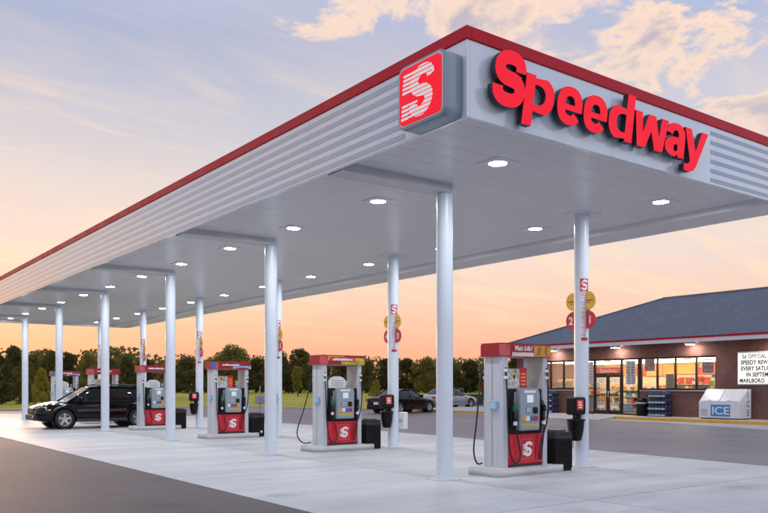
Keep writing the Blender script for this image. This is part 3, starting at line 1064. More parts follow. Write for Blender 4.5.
        for q, gm in enumerate(grades):
            m_ = MB(); xx = -0.195 + q * 0.10
            m_.cbox(xx, xx + 0.088, -0.195, -0.115, 0.088, 0.102, 0.004, M=Mt); m_.build('grade_button', gm, bz)
        m_ = MB(); m_.box(-0.195, 0.195, -0.285, -0.245, 0.088, 0.096, M=Mt); m_.build('instruction_strip', M_yellow, bz)
        m_ = MB(); m_.box(-0.30, -0.27, 0.0, 0.3, 0.0, 0.02, M=Mt); m_.build('trim', M_grey, p)
        # nozzle boots and nozzles
        for xn, cm in ((-0.335, M_green), (0.375, M_black)):
            m_ = MB(); y0, y1 = sorted((sy_ * 0.202, sy_ * 0.275)); m_.cbox(xn - 0.06, xn + 0.06, y0, y1, 0.70, 1.02, 0.015)
            m_.build('nozzle_boot', M_black, p)
            make_nozzle(p, xn, sy_ * 0.305, 0.93, cm, sy_)
        # hoses: down from the pillar top, loop over the lower panel, up to the nozzle
        hose([(-0.50, sy_ * 0.25, 1.70), (-0.49, sy_ * 0.27, 1.2), (-0.47, sy_ * 0.28, 0.55), (-0.40, sy_ * 0.29, 0.16), (-0.27, sy_ * 0.29, 0.08), (-0.19, sy_ * 0.29, 0.22), (-0.26, sy_ * 0.29, 0.50), (-0.345, sy_ * 0.305, 0.74)], p)
        hose([(0.51, sy_ * 0.25, 1.70), (0.52, sy_ * 0.28, 1.2), (0.47, sy_ * 0.30, 0.8), (0.31, sy_ * 0.30, 0.40), (0.27, sy_ * 0.29, 0.16), (0.30, sy_ * 0.30, 0.14), (0.36, sy_ * 0.30, 0.45), (0.385, sy_ * 0.305, 0.74)], p)
    # long hose looping out past the left pillar (far face)
    if k in (0, 1):
        sw = 0.10 if k == 0 else 0.30
        hose([(-0.54, 0.26, 1.72), (-0.60, 0.28, 1.35), (-0.62 - sw * 0.5, 0.28, 0.8), (-0.64 - sw, 0.28, 0.30), (-0.62 - sw * 0.6, 0.27, 0.06), (-0.57, 0.25, 0.05)], p)
    # display in the gap above the cabinet
    if kind == 'poster':
        m_ = MB(); m_.box(-0.42, 0.02, -0.19, -0.17, 1.345, 1.68); po = m_.build('poster', mat('poster_blue_food', (0.45, 0.50, 0.52), 0.5, var=0.75, vscale=11), p)
        m_ = MB(); m_.box(-0.11, 0.06, -0.198, -0.191, 1.345, 1.70); m_.build('poster_strip', M_red, po)
        m_ = MB()
        for q in range(4):
            m_.box(-0.08, 0.03, -0.2005, -0.1975, 1.40 + q * 0.06, 1.425 + q * 0.06)
        m_.build('print', M_yellow, po)
        m_ = MB()
        for q in range(9):
            xx, zz = random.uniform(-0.37, -0.18), random.uniform(1.37, 1.62)
            m_.box(xx, xx + random.uniform(0.03, 0.07), -0.1935, -0.1895, zz, zz + random.uniform(0.03, 0.06))
        m_.build('picture', mat('picture_orange', (0.6, 0.32, 0.08), 0.5, var=0.4, vscale=15), po)
    else:
        m_ = MB(); pts = [(-0.34, 1.345), (0.14, 1.345), (0.15, 1.50), (0.08, 1.58), (-0.02, 1.62), (-0.18, 1.62), (-0.28, 1.58), (-0.35, 1.50)]
        Mp = Matrix.Translation((0, -0.13, 0)) @ Matrix.Rotation(R(90), 4, 'X')
        m_.prism(pts, 0.0, 0.03, M=Mp); po = m_.build('price_card', mat('white_card', (0.72, 0.74, 0.76), 0.4, var=0.05), p)
        m_ = MB()
        for q, w in enumerate((0.30, 0.36, 0.34)):
            m_.box(-0.10 - w / 2, -0.10 + w / 2, -0.1635, -0.1595, 1.40 + q * 0.055, 1.42 + q * 0.055)
        m_.build('print', M_grey, po)
    m_ = MB(); m_.box(0.431, 0.4345, -0.19, 0.12, 1.40, 1.80); nt_ = m_.build('notice_sheet', mat('paper', (0.62, 0.60, 0.57), 0.6, var=0.06), p)
    m_ = MB(); random.seed(k)
    for q in range(9):
        m_.box(0.4285, 0.4315, -0.16, -0.16 + random.uniform(0.1, 0.24), 1.44 + q * 0.035, 1.449 + q * 0.035)
    m_.build('print', M_grey, nt_)
    m_ = MB(); m_.tube([(0.30, 0.05, 1.33), (0.30, 0.05, 1.46), (0.30, 0.02, 1.50)], [0.035, 0.035, 0.012], 10); m_.build('bottle', M_whiteprint, p)
    # topper: bowed banner shell
    zt0, zt1 = 1.885, 2.10
    tp = [(-0.635, -0.22), (-0.44, -0.29), (0.0, -0.325), (0.42, -0.30), (0.635, -0.24), (0.635, 0.24), (0.42, 0.30), (0, 0.325), (-0.44, 0.29), (-0.635, 0.22)]
    m_ = MB()
    m_.prism(tp, zt0, zt1 - 0.01)
    m_.prism([(a * 0.985, b * 0.97) for a, b in tp], zt1 - 0.01, zt1 + 0.012)
    M_top = mat('topper_red', (0.33, 0.010, 0.025), 0.35, var=0.12, vscale=5)
    tpo = m_.build('topper', M_top, p)

    def strip(u0, u1, z0, z1, mm, name, off=0.004, wav=0.0):
        """print strip laid on the bowed front, u in metres along x"""
        xs_ = [u0 + (u1 - u0) * i / 10 for i in range(11)]
        def fy(x):
            for (ax, ay), (bx2, by2) in zip(tp[:4], tp[1:5]):
                if ax <= x <= bx2:
                    return ay + (by2 - ay) * (x - ax) / (bx2 - ax)
            return -0.24
        q = MB(); vv, ff = [], []
        for i, x in enumerate(xs_):
            yy = fy(x) - off
            tt = i / 10
            vv += [(x, yy, z0 + wav * math.sin(tt * PI)), (x, yy, z1)]
        for i in range(10):
            ff.append((2 * i, 2 * i + 2, 2 * i + 3, 2 * i + 1))
        q.add(vv, ff)
        return q.build(name, mm, tpo)
    M_pink = mat('topper_pale', (0.78, 0.60, 0.58), 0.4, var=0.15, vscale=6)
    M_crim = mat('topper_crimson', (0.58, 0.03, 0.05), 0.4, var=0.12, vscale=6)
    if k in (0, 1, 2, 3, 4, 5):
        strip(-0.634, -0.445, zt0 + 0.01, zt1 - 0.012, mat('topper_rose_sunlit', (0.62, 0.10, 0.12), 0.4, var=0.3, vscale=5), 'banner_end_sunlit')  # left facet in paler red, its sunlight painted into the colour
        if k == 0:
            strip(-0.40, 0.30, zt0 + 0.004, zt0 + 0.07, M_pink, 'banner_pale', 0.005)
            strip(0.10, 0.63, zt0 + 0.006, zt1 - 0.02, mat('food_picture', (0.52, 0.26, 0.04), 0.5, var=0.6, vscale=14), 'banner_picture', 0.006)
            for q in range(5):
                a = 0.13 + q * 0.10
                strip(a, a + 0.03, zt0 + 0.02 + 0.012 * (q % 3), zt1 - 0.03 - 0.02 * ((q + 1) % 2), M_red if q % 2 else M_yellow, 'banner_streak', 0.009)
        elif k == 1:
            strip(-0.10, 0.63, zt0 + 0.006, zt1 - 0.05, mat('topper_yellow_green', (0.50, 0.40, 0.05), 0.5, var=0.5, vscale=9), 'banner_picture', 0.006)
            strip(-0.45, 0.0, zt0 + 0.10, zt1 - 0.012, M_yellow, 'banner_flash', 0.004)
            strip(-0.40, 0.30, zt0 + 0.075, zt1 - 0.03, M_crim, 'banner_red', 0.008)
        elif k in (2, 5):
            strip(0.0, 0.63, zt0 + 0.004, zt0 + 0.10, M_skyblue, 'banner_wave', 0.005, 0.05)
            strip(-0.634, -0.52, zt0 + 0.01, zt1 - 0.012, M_blue, 'banner_corner', 0.008)
    if k == 0:
        text('banner_lettering', "What's Grillin'?", 0.115, M_whiteprint, tpo, (-0.16, -0.332, zt0 + 0.10), FY, extrude=0.001, offset=0.002, shear=0.2, sx=0.62)
    else:
        m_ = MB(); random.seed(40 + k)
        xx = -0.34
        while xx < 0.20:
            w = random.uniform(0.03, 0.07)
            m_.box(xx, xx + w, -0.339, -0.330, zt0 + 0.10, zt0 + 0.10 + random.uniform(0.035, 0.06)); xx += w + 0.012
        m_.build('banner_lettering', M_whiteprint, tpo)
    return p


for k in range(6):
    make_pump(k, 'poster' if k in (0, 2, 4) else 'card')

# litter bins
for k in range(6):
    t = thing('litter_bin', (2.57 + PDX[k] * 0.8, k * SP + (-0.12 if k == 0 else 0.12), 0),
              ['black litter bin beside the nearest pump', 'black litter bin beside the second pump from the near end', 'black litter bin with dark hose above, beside the third pump',
               'black litter bin beside the fourth pump from the near end', 'black litter bin beside the fifth pump, behind the black car', 'black litter bin beside the farthest pump'][k], 'litter bin', 'black bins by the pumps')
    s = 0.21
    m_ = MB()
    pts = [(-s + 0.05, -s), (s - 0.05, -s), (s, -s + 0.05), (s, s - 0.05), (s - 0.05, s), (-s + 0.05, s), (-s, s - 0.05), (-s, -s + 0.05)]
    m_.prism(pts, 0.0, 0.58)
    for q in range(8):
        a = -0.16 + q * 0.044
        m_.box(a, a + 0.022, -s - 0.008, -s + 0.002, 0.05, 0.54)
        m_.box(-s - 0.008, -s + 0.002, a, a + 0.022, 0.05, 0.54)
    m_.build('body', M_black, t)
    m_ = MB(); m_.prism([(a * 1.06, b * 1.06) for a, b in pts], 0.582, 0.625); m_.prism([(a * 0.98, b * 0.98) for a, b in pts], 0.625, 0.70); m_.prism([(a * 0.6, b * 0.6) for a, b in pts], 0.70, 0.725)
    lid = m_.build('lid', M_dark, t)
    m_ = MB(); m_.box(-0.13, 0.13, -s * 0.98 - 0.004, -s * 0.98 + 0.002, 0.635, 0.69); m_.build('opening', M_rubber, lid)
    if k == 2:
        m_ = MB(); m_.box(0.05, 0.11, -s - 0.012, -s - 0.008, 0.12, 0.18); m_.build('sticker', M_whiteprint, t)

# windscreen service units on the store-side columns
for k in range(6):
    t = thing('service_unit', (3.41, k * SP, 0), 'black squeegee unit with red sign on the %s store-side column' % ('nearest' if k == 0 else ORD[k]), 'service unit', 'squeegee units on the columns')
    m_ = MB(); m_.cbox(-0.40, -0.10, -0.20, 0.06, 0.98, 1.31, 0.045, 3)
    up = m_.build('towel_box', M_black, t)
    m_ = MB(); m_.box(-0.37, -0.20, -0.206, -0.199, 1.08, 1.26); sg = m_.build('sign_plate', mat('red_sign_plate', (0.78, 0.04, 0.04), 0.4, var=0.04), up)
    m_ = MB(); m_.box(-0.34, -0.25, -0.2085, -0.2055, 1.20, 1.225); m_.box(-0.34, -0.23, -0.2085, -0.2055, 1.155, 1.18); m_.box(-0.33, -0.24, -0.2085, -0.2055, 1.11, 1.135)
    tag(m_.build('print', M_whiteprint, sg), kind='stuff')
    m_ = MB()
    # bucket: tapered tub with a rounded lip
    pr = [(0.075, 0.50), (0.10, 0.52), (0.135, 0.70), (0.15, 0.86), (0.165, 0.87), (0.165, 0.90), (0.14, 0.905), (0.0, 0.89)]
    m_.lathe([(0.0, 0.50)] + pr, 14, M=Matrix.Translation((-0.25, -0.07, 0)) @ Matrix.Diagonal((1.0, 1.1, 1, 1)))
    m_.build('bucket', M_black, t)
    m_ = MB(); m_.cbox(-0.20, -0.12, -0.09, 0.05, 0.55, 1.0, 0.01); m_.build('back_bracket', M_black, t)
    m_ = MB(); m_.tube([(-0.30, -0.10, 0.84), (-0.37, -0.16, 0.955), (-0.40, -0.19, 0.96)], 0.012, 6)
    m_.build('squeegee', M_dark, t)

# lane discs
M_ydisc = mat('yellow_disc', (0.85, 0.52, 0.07), 0.4, var=0.06)
M_rdisc = mat('red_disc', (0.60, 0.03, 0.045), 0.4, var=0.06)
for k in range(6):
    for side, num in ((-1, 2 * k + 2), (1, 2 * k + 1)):
        t = thing('lane_sign', (3.41, k * SP - side * 0.175, 2.75), 'red number %d disc under a yellow disc, %s side of the %s store-side column' % (num, 'left' if side < 0 else 'right', 'nearest' if k == 0 else ORD[k]), 'lane sign', 'lane number discs', R(-90))
        for zz, mm, nm in ((0.36, M_ydisc, 'yellow_disc'), (0.0, M_rdisc, 'red_disc')):
            m_ = MB(); m_.cyl(0.168, -0.012, 0.012, 28)
            dsk = m_.build(nm, mm, t, (0, -0.02, zz), FY)
            if nm == 'red_disc':
                text('number', str(num), 0.20, M_whiteprint, dsk, (0.05 * side, -0.07, 0.0135), (0, 0, 0), extrude=0.001, offset=0.006)
            else:
                m_ = MB(); m_.box(-0.12, 0.12, -0.012, 0.012, 0.011, 0.0138); m_.box(-0.08, 0.07, -0.05, -0.035, 0.011, 0.0138)
                m_.build('print', mat('orange_print', (0.42, 0.10, 0.02), 0.5, var=0.1), dsk)
        m_ = MB(); m_.box(-0.02 if side < 0 else -0.16, 0.16 if side < 0 else 0.02, -0.006, 0.006, 0.0, 0.36); m_.build('bracket', M_grey, t)

# white box at the back of the second column pair
t = thing('column_box', (3.66, SP, 0.45), 'small white metal box fixed beside the second store-side column', 'metal box')
m_ = MB(); m_.cbox(0, 0.14, -0.1, 0.1, 0, 0.42, 0.012); bx0 = m_.build('case', M_white, t)
m_ = MB(); m_.cbox(0.02, 0.12, -0.108, -0.098, 0.04, 0.38, 0.004); m_.build('door', M_white, t)
m_ = MB(); m_.box(-0.13, 0.0, -0.02, 0.02, 0.18, 0.24); m_.build('bracket', M_grey, t)
# ------------------------------------------------------------------ store
XW = 24.2


def brick_mat(name, c1, c2, mortar, bw, bh, mo, vec='yz', rough=0.8, bump=0.4, vr=0.27):
    m = bpy.data.materials.new(name)
    m.use_nodes = True
    N, Lk = m.node_tree.nodes, m.node_tree.links
    b = N['Principled BSDF']
    geo = N.new('ShaderNodeNewGeometry')
    sp = N.new('ShaderNodeSeparateXYZ'); Lk.new(geo.outputs['Position'], sp.inputs[0])
    cb = N.new('ShaderNodeCombineXYZ')
    if vec == 'yz':
        ad = N.new('ShaderNodeMath'); ad.operation = 'ADD'
        Lk.new(sp.outputs[0], ad.inputs[0]); Lk.new(sp.outputs[1], ad.inputs[1])
        Lk.new(ad.outputs[0], cb.inputs[0])
    else:
        Lk.new(sp.outputs[1], cb.inputs[0])
    Lk.new(sp.outputs[2], cb.inputs[1])
    bt = N.new('ShaderNodeTexBrick')
    bt.inputs['Scale'].default_value = 1.0
    bt.inputs['Brick Width'].default_value = bw
    bt.inputs['Row Height'].default_value = bh
    bt.inputs['Mortar Size'].default_value = mo
    bt.inputs['Color1'].default_value = (*c1, 1)
    bt.inputs['Color2'].default_value = (*c2, 1)
    bt.inputs['Mortar'].default_value = (*mortar, 1)
    bt.inputs['Bias'].default_value = -0.1
    Lk.new(cb.outputs[0], bt.inputs['Vector'])
    n = N.new('ShaderNodeTexNoise'); n.inputs['Scale'].default_value = 1.3; n.inputs['Detail'].default_value = 8
    n.inputs['Roughness'].default_value = 0.7
    Lk.new(geo.outputs['Position'], n.inputs['Vector'])
    mr = N.new('ShaderNodeMapRange'); mr.inputs['From Min'].default_value = 0.3; mr.inputs['From Max'].default_value = 0.7
    mr.inputs['To Min'].default_value = 1 - vr; mr.inputs['To Max'].default_value = 1 + vr
    Lk.new(n.outputs['Fac'], mr.inputs['Value'])
    vm = N.new('ShaderNodeVectorMath'); vm.operation = 'SCALE'
    Lk.new(bt.outputs['Color'], vm.inputs[0]); Lk.new(mr.outputs[0], vm.inputs['Scale'])
    Lk.new(vm.outputs[0], b.inputs['Base Color'])
    b.inputs['Roughness'].default_value = rough
    bp = N.new('ShaderNodeBump'); bp.inputs['Strength'].default_value = bump; bp.inputs['Distance'].default_value = 0.01
    Lk.new(bt.outputs['Fac'], bp.inputs['Height']); bp.invert = True
    Lk.new(bp.outputs[0], b.inputs['Normal'])
    return m


M_brick = brick_mat('dark_red_brick', (0.20, 0.058, 0.046), (0.13, 0.044, 0.036), (0.17, 0.13, 0.12), 0.21, 0.075, 0.012)
M_shingle = brick_mat('blue_grey_shingle', (0.135, 0.162, 0.205), (0.118, 0.143, 0.183), (0.085, 0.104, 0.135), 0.32, 0.11, 0.008, 'y', 0.9, 0.4, 0.13)
M_frame = mat('dark_bronze_frame', (0.02, 0.018, 0.018), 0.35, 0.4, var=0.1)
M_pane = glass('window_pane')
M_eave = mat('eave_white', (0.72, 0.73, 0.76), 0.45, var=0.05)

store = thing('store_building', (0, 0, 0), 'red brick convenience store with blue grey hipped roof and lit windows', 'store')
Y0, Y1 = -8.0, 21.5


def part(name, m, parent, *a, c=0.0):
    q = MB()
    if c:
        q.cbox(*a, c)
    else:
        q.box(*a)
    return q.build(name, m, parent)


for (a, b, z0, z1) in ((20.8, Y1, 0.1, 2.9), (17.35, 20.8, 0.1, 1.3), (17.2, 17.35, 0.1, 2.9), (9.48, 13.39, 0.1, 1.3), (Y0, 9.48, 0.1, 2.9), (Y0, Y1, 2.9, 3.52)):
    part('front_wall', M_brick, store, XW, XW + 0.22, a, b, z0, z1)
part('end_wall', M_brick, store, XW + 0.221, 35.0, Y1 - 0.22, Y1, 0.1, 3.52)
part('end_wall', M_brick, store, XW + 0.221, 35.0, Y0, Y0 + 0.22, 0.1, 3.52)
part('rear_wall', M_brick, store, 35.001, 35.2, Y0, Y1, 0.1, 3.52)
M_inner = mat('interior_cream', (0.66, 0.52, 0.36), 0.7, var=0.08)
part('interior_back', M_inner, store, 31.0, 31.1, Y0 + 0.23, Y1 - 0.23, 0.14, 3.15)
M_floor_t = mat('shop_floor', (0.5, 0.46, 0.42), 0.3, var=0.08)
part('shop_floor', M_floor_t, store, XW + 0.03, 30.99, 7.0, Y1 - 0.23, 0.121, 0.135)
part('shop_ceiling', mat('shop_ceiling', (0.78, 0.74, 0.66), 0.6, var=0.04), store, XW + 0.225, 30.99, 7.0, Y1 - 0.23, 3.16, 3.2)
part('partition', M_inner, store, XW + 0.225, 30.99, 6.9, 6.99, 0.14, 3.2)
# sills
part('sill', M_walk, store, XW - 0.05, XW + 0.22, 9.46, 13.385, 1.302, 1.345)
part('sill', M_walk, store, XW - 0.05, XW + 0.22, 17.352, 20.82, 1.302, 1.345)


def glazed(name, ys, z0, z1, mid=None):
    """one framed opening; ys are the mullion positions from one jamb to the other"""
    fr_ = MB()
    t_ = 0.035
    xa, xb = XW + 0.03, XW + 0.13
    fr_.box(xa, xb, min(ys), max(ys), z1 - 0.07, z1)
    fr_.box(xa, xb, min(ys), max(ys), z0, z0 + 0.08)
    for q, y in enumerate(sorted(ys)):
        w = t_ if 0 < q < len(ys) - 1 else 0.05
        yy0 = y - w if q else y
        yy1 = y + w if q < len(ys) - 1 else y
        fr_.box(xa - 0.002, xb + 0.002, yy0 if q == 0 else y - w, yy1 if q == len(ys) - 1 else y + w, z0 + 0.08, z1 - 0.07)
    w_ = fr_.build(name, M_frame, store)
    sy_ = sorted(ys)
    for a, b in zip(sy_[:-1], sy_[1:]):
        g = MB(); g.box(XW + 0.075, XW + 0.083, a + 0.03, b - 0.03, z0 + 0.075, z1 - 0.065)
        g.build('pane', M_pane, w_)
    return w_


w1 = glazed('window', [9.48, 10.46, 11.52, 12.48, 13.39], 1.345, 2.9)
w2 = glazed('window', [17.35, 18.15, 19.05, 20.0, 20.8], 1.345, 2.9)
w3 = glazed('side_light', [13.50, 14.49], 0.121, 2.9)
w4 = glazed('side_light', [16.13, 17.2], 0.121, 2.9)
tr = glazed('transom', [14.495, 16.125], 2.10, 2.9)
part('corner_post', M_frame, store, XW + 0.02, XW + 0.2, 13.392, 13.498, 0.121, 2.9)
for (a, b, hy) in ((14.50, 15.305, 15.24), (15.315, 16.12, 15.38)):
    q = MB()
    q.box(XW + 0.04, XW + 0.09, a, b, 0.125, 0.33)
    q.box(XW + 0.04, XW + 0.09, a, b, 1.98, 2.095)
    q.box(XW + 0.038, XW + 0.092, a, a + 0.085, 0.33, 1.98)
    q.box(XW + 0.038, XW + 0.092, b - 0.085, b, 0.33, 1.98)
    q.box(XW + 0.04, XW + 0.09, a + 0.085, b - 0.085, 1.06, 1.12)
    d = q.build('door', M_frame, store)
    part('pane', M_pane, d, XW + 0.06, XW + 0.067, a + 0.08, b - 0.08, 0.325, 1.985)
    q = MB(); q.tube([(XW + 0.03, hy, 0.95), (XW - 0.02, hy, 0.97), (XW - 0.02, hy, 1.26), (XW + 0.03, hy, 1.28)], 0.016, 8); q.build('handle', M_alu, d)
    for zz, cm in ((1.72, 'a'), (1.28, 'b'), (0.42, 'c')):
        q = MB(); q.box(XW + 0.052, XW + 0.057, a + 0.17, b - 0.17, zz, zz + (0.16 if cm != 'b' else 0.12))
        q.build('notice', mat('notice_' + cm, {'a': (0.75, 0.72, 0.70), 'b': (0.62, 0.45, 0.40), 'c': (0.75, 0.75, 0.74)}[cm], 0.6, var=0.5, vscale=14), d)

# eaves, fascia, soffit, roof
XE, YE0, YE1 = 23.3, -8.8, 22.0
part('soffit', mat('soffit_panel_tan', (0.42, 0.38, 0.35), 0.6, var=0.06), store, XE + 0.02, 36.0, YE0 + 0.02, YE1 - 0.02, 3.522, 3.55)
for a in ((XE - 0.02, XE + 0.02, YE0, YE1, 3.48, 3.655), (XE + 0.021, 36.2, YE1 - 0.02, YE1 + 0.02, 3.48, 3.655), (XE + 0.021, 36.2, YE0 - 0.02, YE0 + 0.02, 3.48, 3.655)):
    part('eave_board', M_eave, store, *a, c=0.006)
for a in ((XE - 0.05, XE + 0.03, YE0 - 0.03, YE1 + 0.03, 3.656, 3.735), (XE + 0.031, 36.2, YE1 - 0.03, YE1 + 0.05, 3.656, 3.735)):
    part('red_trim', M_redband, store, *a, c=0.006)
rx, rz_ = 29.6, 6.32
q = MB()
q.add([(XE - 0.08, YE1 + 0.08, 3.737), (XE - 0.08, YE0 - 0.08, 3.737), (36.0, YE0 - 0.08, 3.737), (36.0, YE1 + 0.08, 3.737), (rx, YE1 - 6.25, rz_), (rx, YE0 + 6.25, rz_)],
      [(1, 0, 4, 5), (0, 3, 4), (3, 2, 5, 4), (2, 1, 5), (0, 1, 2, 3)])
roof = q.build('roof', M_shingle, store)
q = MB(); q.tube([(rx, YE1 - 6.25, rz_ + 0.01), (rx, YE0 + 6.25, rz_ + 0.01)], 0.07, 8); q.build('ridge_cap', M_shingle, roof)
for e in ((XE - 0.08, YE1 + 0.08), (36.0, YE1 + 0.08)):
    q = MB(); q.tube([(rx, YE1 - 6.25, rz_), (e[0], e[1], 3.75)], 0.055, 8); q.build('hip_cap', M_shingle, roof)

# lit wall lamps under the eave
M_wl = emat('soffit_lamp_lens', (1.0, 0.90, 0.75), 110.0)
for i, y in enumerate((6.45, 10.47, 14.5, 18.5)):
    t = thing('eave_lamp', (23.75, y, 3.50), ['lit lamp under the store eave above the white message board', 'lit lamp under the store eave above the row of windows',
                                              'lit lamp under the store eave above the double doors', 'lit lamp under the store eave beside the nearest pump'][i], 'lamp', 'lamps under the store eave')
    q = MB(); q.cbox(-0.2, 0.2, -0.16, 0.16, -0.09, 0.02, 0.02); q.build('housing', M_eave, t)
    q = MB(); q.box(-0.15, 0.19, -0.13, 0.13, -0.105, -0.091); q.build('lens', M_wl, t)

# shop interior: strip lights, shelving, coolers, counter, signs
M_tube = emat('strip_light', (1.0, 0.82, 0.56), 30.0)
for i, x in enumerate((25.8, 27.6, 29.6)):
    for j, (a, b) in enumerate(((7.6, 11.6), (12.2, 16.2), (16.8, 20.8))):
        t = thing('strip_light', (x, (a + b) / 2, 2.82), 'lit strip light on the shop ceiling, %s row from the windows, %s from the right' % (ORD[i], ORD[j]), 'ceiling light', 'shop strip lights')
        L = (b - a) / 2
        q = MB(); q.box(-0.14, 0.14, -L, L, 0.04, 0.335); q.build('tray', M_eave, t)
        q = MB(); q.box(-0.11, 0.11, -L + 0.02, L - 0.02, 0.0, 0.039); q.build('tube', M_tube, t)
GOODS = [mat('goods_%d' % i, c, 0.45, var=0.25, vscale=9) for i, c in enumerate(((0.55, 0.05, 0.03), (0.70, 0.42, 0.05), (0.65, 0.62, 0.58), (0.08, 0.18, 0.42), (0.62, 0.20, 0.04), (0.15, 0.30, 0.10), (0.30, 0.12, 0.06)))]
M_shelf = mat('shelf_metal', (0.55, 0.50, 0.44), 0.5, var=0.06)


def shelf_unit(x, y0, y1, h, label, seed, depth=0.5, levels=4):
    t = thing('shelf_unit', (x, y0, 0.136), label, 'shelf', 'shop shelving')
    L = y1 - y0
    part('backboard', M_shelf, t, 0.0, 0.03, 0, L, 0, h)
    rnd = random.Random(seed)
    for sd in (-1, 1):
        for l in range(levels):
            z = 0.08 + l * (h - 0.1) / levels
            xa, xb = (-depth, -0.001) if sd < 0 else (0.031, depth)
            part('shelf', M_shelf, t, xa, xb, 0, L, z, z + 0.025)
        if sd > 0:
            continue
        q = MB()
        for l in range(levels):
            z = 0.106 + l * (h - 0.1) / levels
            y = 0.02
            while y < L - 0.15:
                w = rnd.uniform(0.10, 0.28); hh = rnd.uniform(0.12, (h - 0.1) / levels - 0.06)
                q.box(-depth + 0.03, -0.05, y, y + w - 0.012, z, z + hh, rnd.randrange(7)); y += w
        tag(q.build('goods', GOODS, t), kind='stuff')


shelf_unit(26.6, 7.6, 10.9, 1.8, 'low shop shelf of bright packets behind the rightmost windows', 1)
shelf_unit(26.9, 11.3, 13.6, 1.95, 'low shop shelf of bright packets behind the window left of the crates', 2)
shelf_unit(27.4, 13.7, 17.2, 1.55, 'shop shelf of packets straight behind the double doors', 3)
shelf_unit(26.6, 17.6, 20.6, 1.8, 'shop shelf of packets behind the far left windows', 4)
t = thing('drinks_cooler', (30.3, 7.4, 0.136), 'long lit drinks cooler along the back wall of the shop', 'cooler')
part('case', M_dark, t, 0, 0.68, 0, 6.4, 0, 2.05)
for i in range(7):
    dd = part('door', M_frame, t, -0.03, -0.001, 0.03 + i * 0.91, 0.90 + i * 0.91, 0.12, 1.98)
    q = MB(); rnd = random.Random(90 + i)
    for l in range(5):
        for j in range(8):
            q.box(-0.045, -0.031, 0.09 + i * 0.91 + j * 0.097, 0.17 + i * 0.91 + j * 0.097, 0.20 + l * 0.35, 0.20 + l * 0.35 + rnd.uniform(0.18, 0.27), rnd.randrange(7))
    tag(q.build('bottles', GOODS, dd), kind='stuff')
t = thing('menu_sign', (30.9, 0, 0), 'orange and red menu panels along the back wall of the shop', 'sign')
M_or = mat('menu_orange', (0.75, 0.24, 0.03), 0.5, var=0.35, vscale=1.5, emit=(1.0, 0.36, 0.07), estr=0.45)
M_ye = mat('menu_yellow', (0.80, 0.52, 0.12), 0.5, var=0.35, vscale=2, emit=(1.0, 0.62, 0.18), estr=0.45)
M_rd = mat('menu_red', (0.65, 0.04, 0.03), 0.5, var=0.2, vscale=2, emit=(1.0, 0.05, 0.03), estr=0.45)
rnd = random.Random(5)
y = 7.3
while y < 20.6:
    w = rnd.uniform(0.5, 1.5)
    part('panel', rnd.choice((M_or, M_or, M_ye, M_rd)), t, -0.06, 0.0, y, min(y + w, 21.0), rnd.uniform(2.1, 2.25), rnd.uniform(2.55, 2.85), c=0.008)
    y += w + 0.05
t = thing('shop_counter', (28.6, 14.2, 0.136), 'brown shop counter with till behind the double doors', 'counter')
part('cabinet', mat('counter_brown', (0.30, 0.13, 0.06), 0.5, var=0.15), t, 0, 0.6, 0, 5.2, 0, 0.95)
part('worktop', M_dark, t, -0.04, 0.64, -0.04, 5.24, 0.951, 1.0)
part('till', M_black, t, 0.15, 0.45, 2.0, 2.4, 1.001, 1.35, c=0.02)

# posters hung inside the glass
def poster(y0, y1, z0, z1, m, label, seed=0, x=XW + 0.10, lines=0, lm=None):
    t = thing('poster', (x, y0, z0), label, 'poster', 'posters in the shop windows')
    part('sheet', m, t, 0.0, 0.006, 0, y1 - y0, 0, z1 - z0)
    if lines:
        q = MB(); rnd = random.Random(seed)
        for i in range(lines):
            z = (z1 - z0) * (i + 0.5) / lines
            for (a, b) in ((0.08, 0.45), (0.55, 0.9)):
                q.box(-0.004, -0.001, (y1 - y0) * a, (y1 - y0) * (b - rnd.uniform(0, 0.12)), z - 0.022, z + 0.022)
        tag(q.build('print', lm or M_blue, t), kind='stuff')
    return t


M_paper = mat('poster_white', (0.70, 0.70, 0.70), 0.6, var=0.08, emit=(0.9, 0.9, 0.95), estr=0.10)
poster(13.72, 14.28, 1.62, 2.78, M_paper, 'tall white price poster in the glass right of the doors', 1, lines=9)
poster(16.25, 16.75, 1.65, 2.78, M_paper, 'tall white and blue poster in the glass left of the doors', 2, lines=8)
poster(12.65, 13.2, 2.25, 2.82, mat('poster_pink_blue', (0.35, 0.30, 0.48), 0.6, var=0.6, vscale=5), 'pink and blue poster high in the leftmost right-hand pane', 3)
poster(11.62, 12.05, 1.42, 2.10, mat('poster_teal', (0.16, 0.30, 0.30), 0.6, var=0.15, vscale=5), 'plain teal poster in the pane above the blue crates', 4)
poster(9.65, 10.2, 2.12, 2.62, mat('poster_slate', (0.28, 0.33, 0.40), 0.6, var=0.1), 'slate and white poster in the rightmost window pane', 5, lines=2, lm=M_whiteprint)
poster(19.3, 19.7, 2.0, 2.5, M_rd, 'small red poster in the far left windows', 6)
t = thing('door_sign', (XW + 0.12, 14.6, 2.14), 'red strip sign with white lettering over the double doors', 'sign')
part('strip', M_rd, t, 0, 0.02, 0, 1.45, 0, 0.34)
text('lettering', 'Speedway', 0.26, M_whitelit, t, (-0.004, 0.725, 0.09), FX, extrude=0.001, offset=0.006)

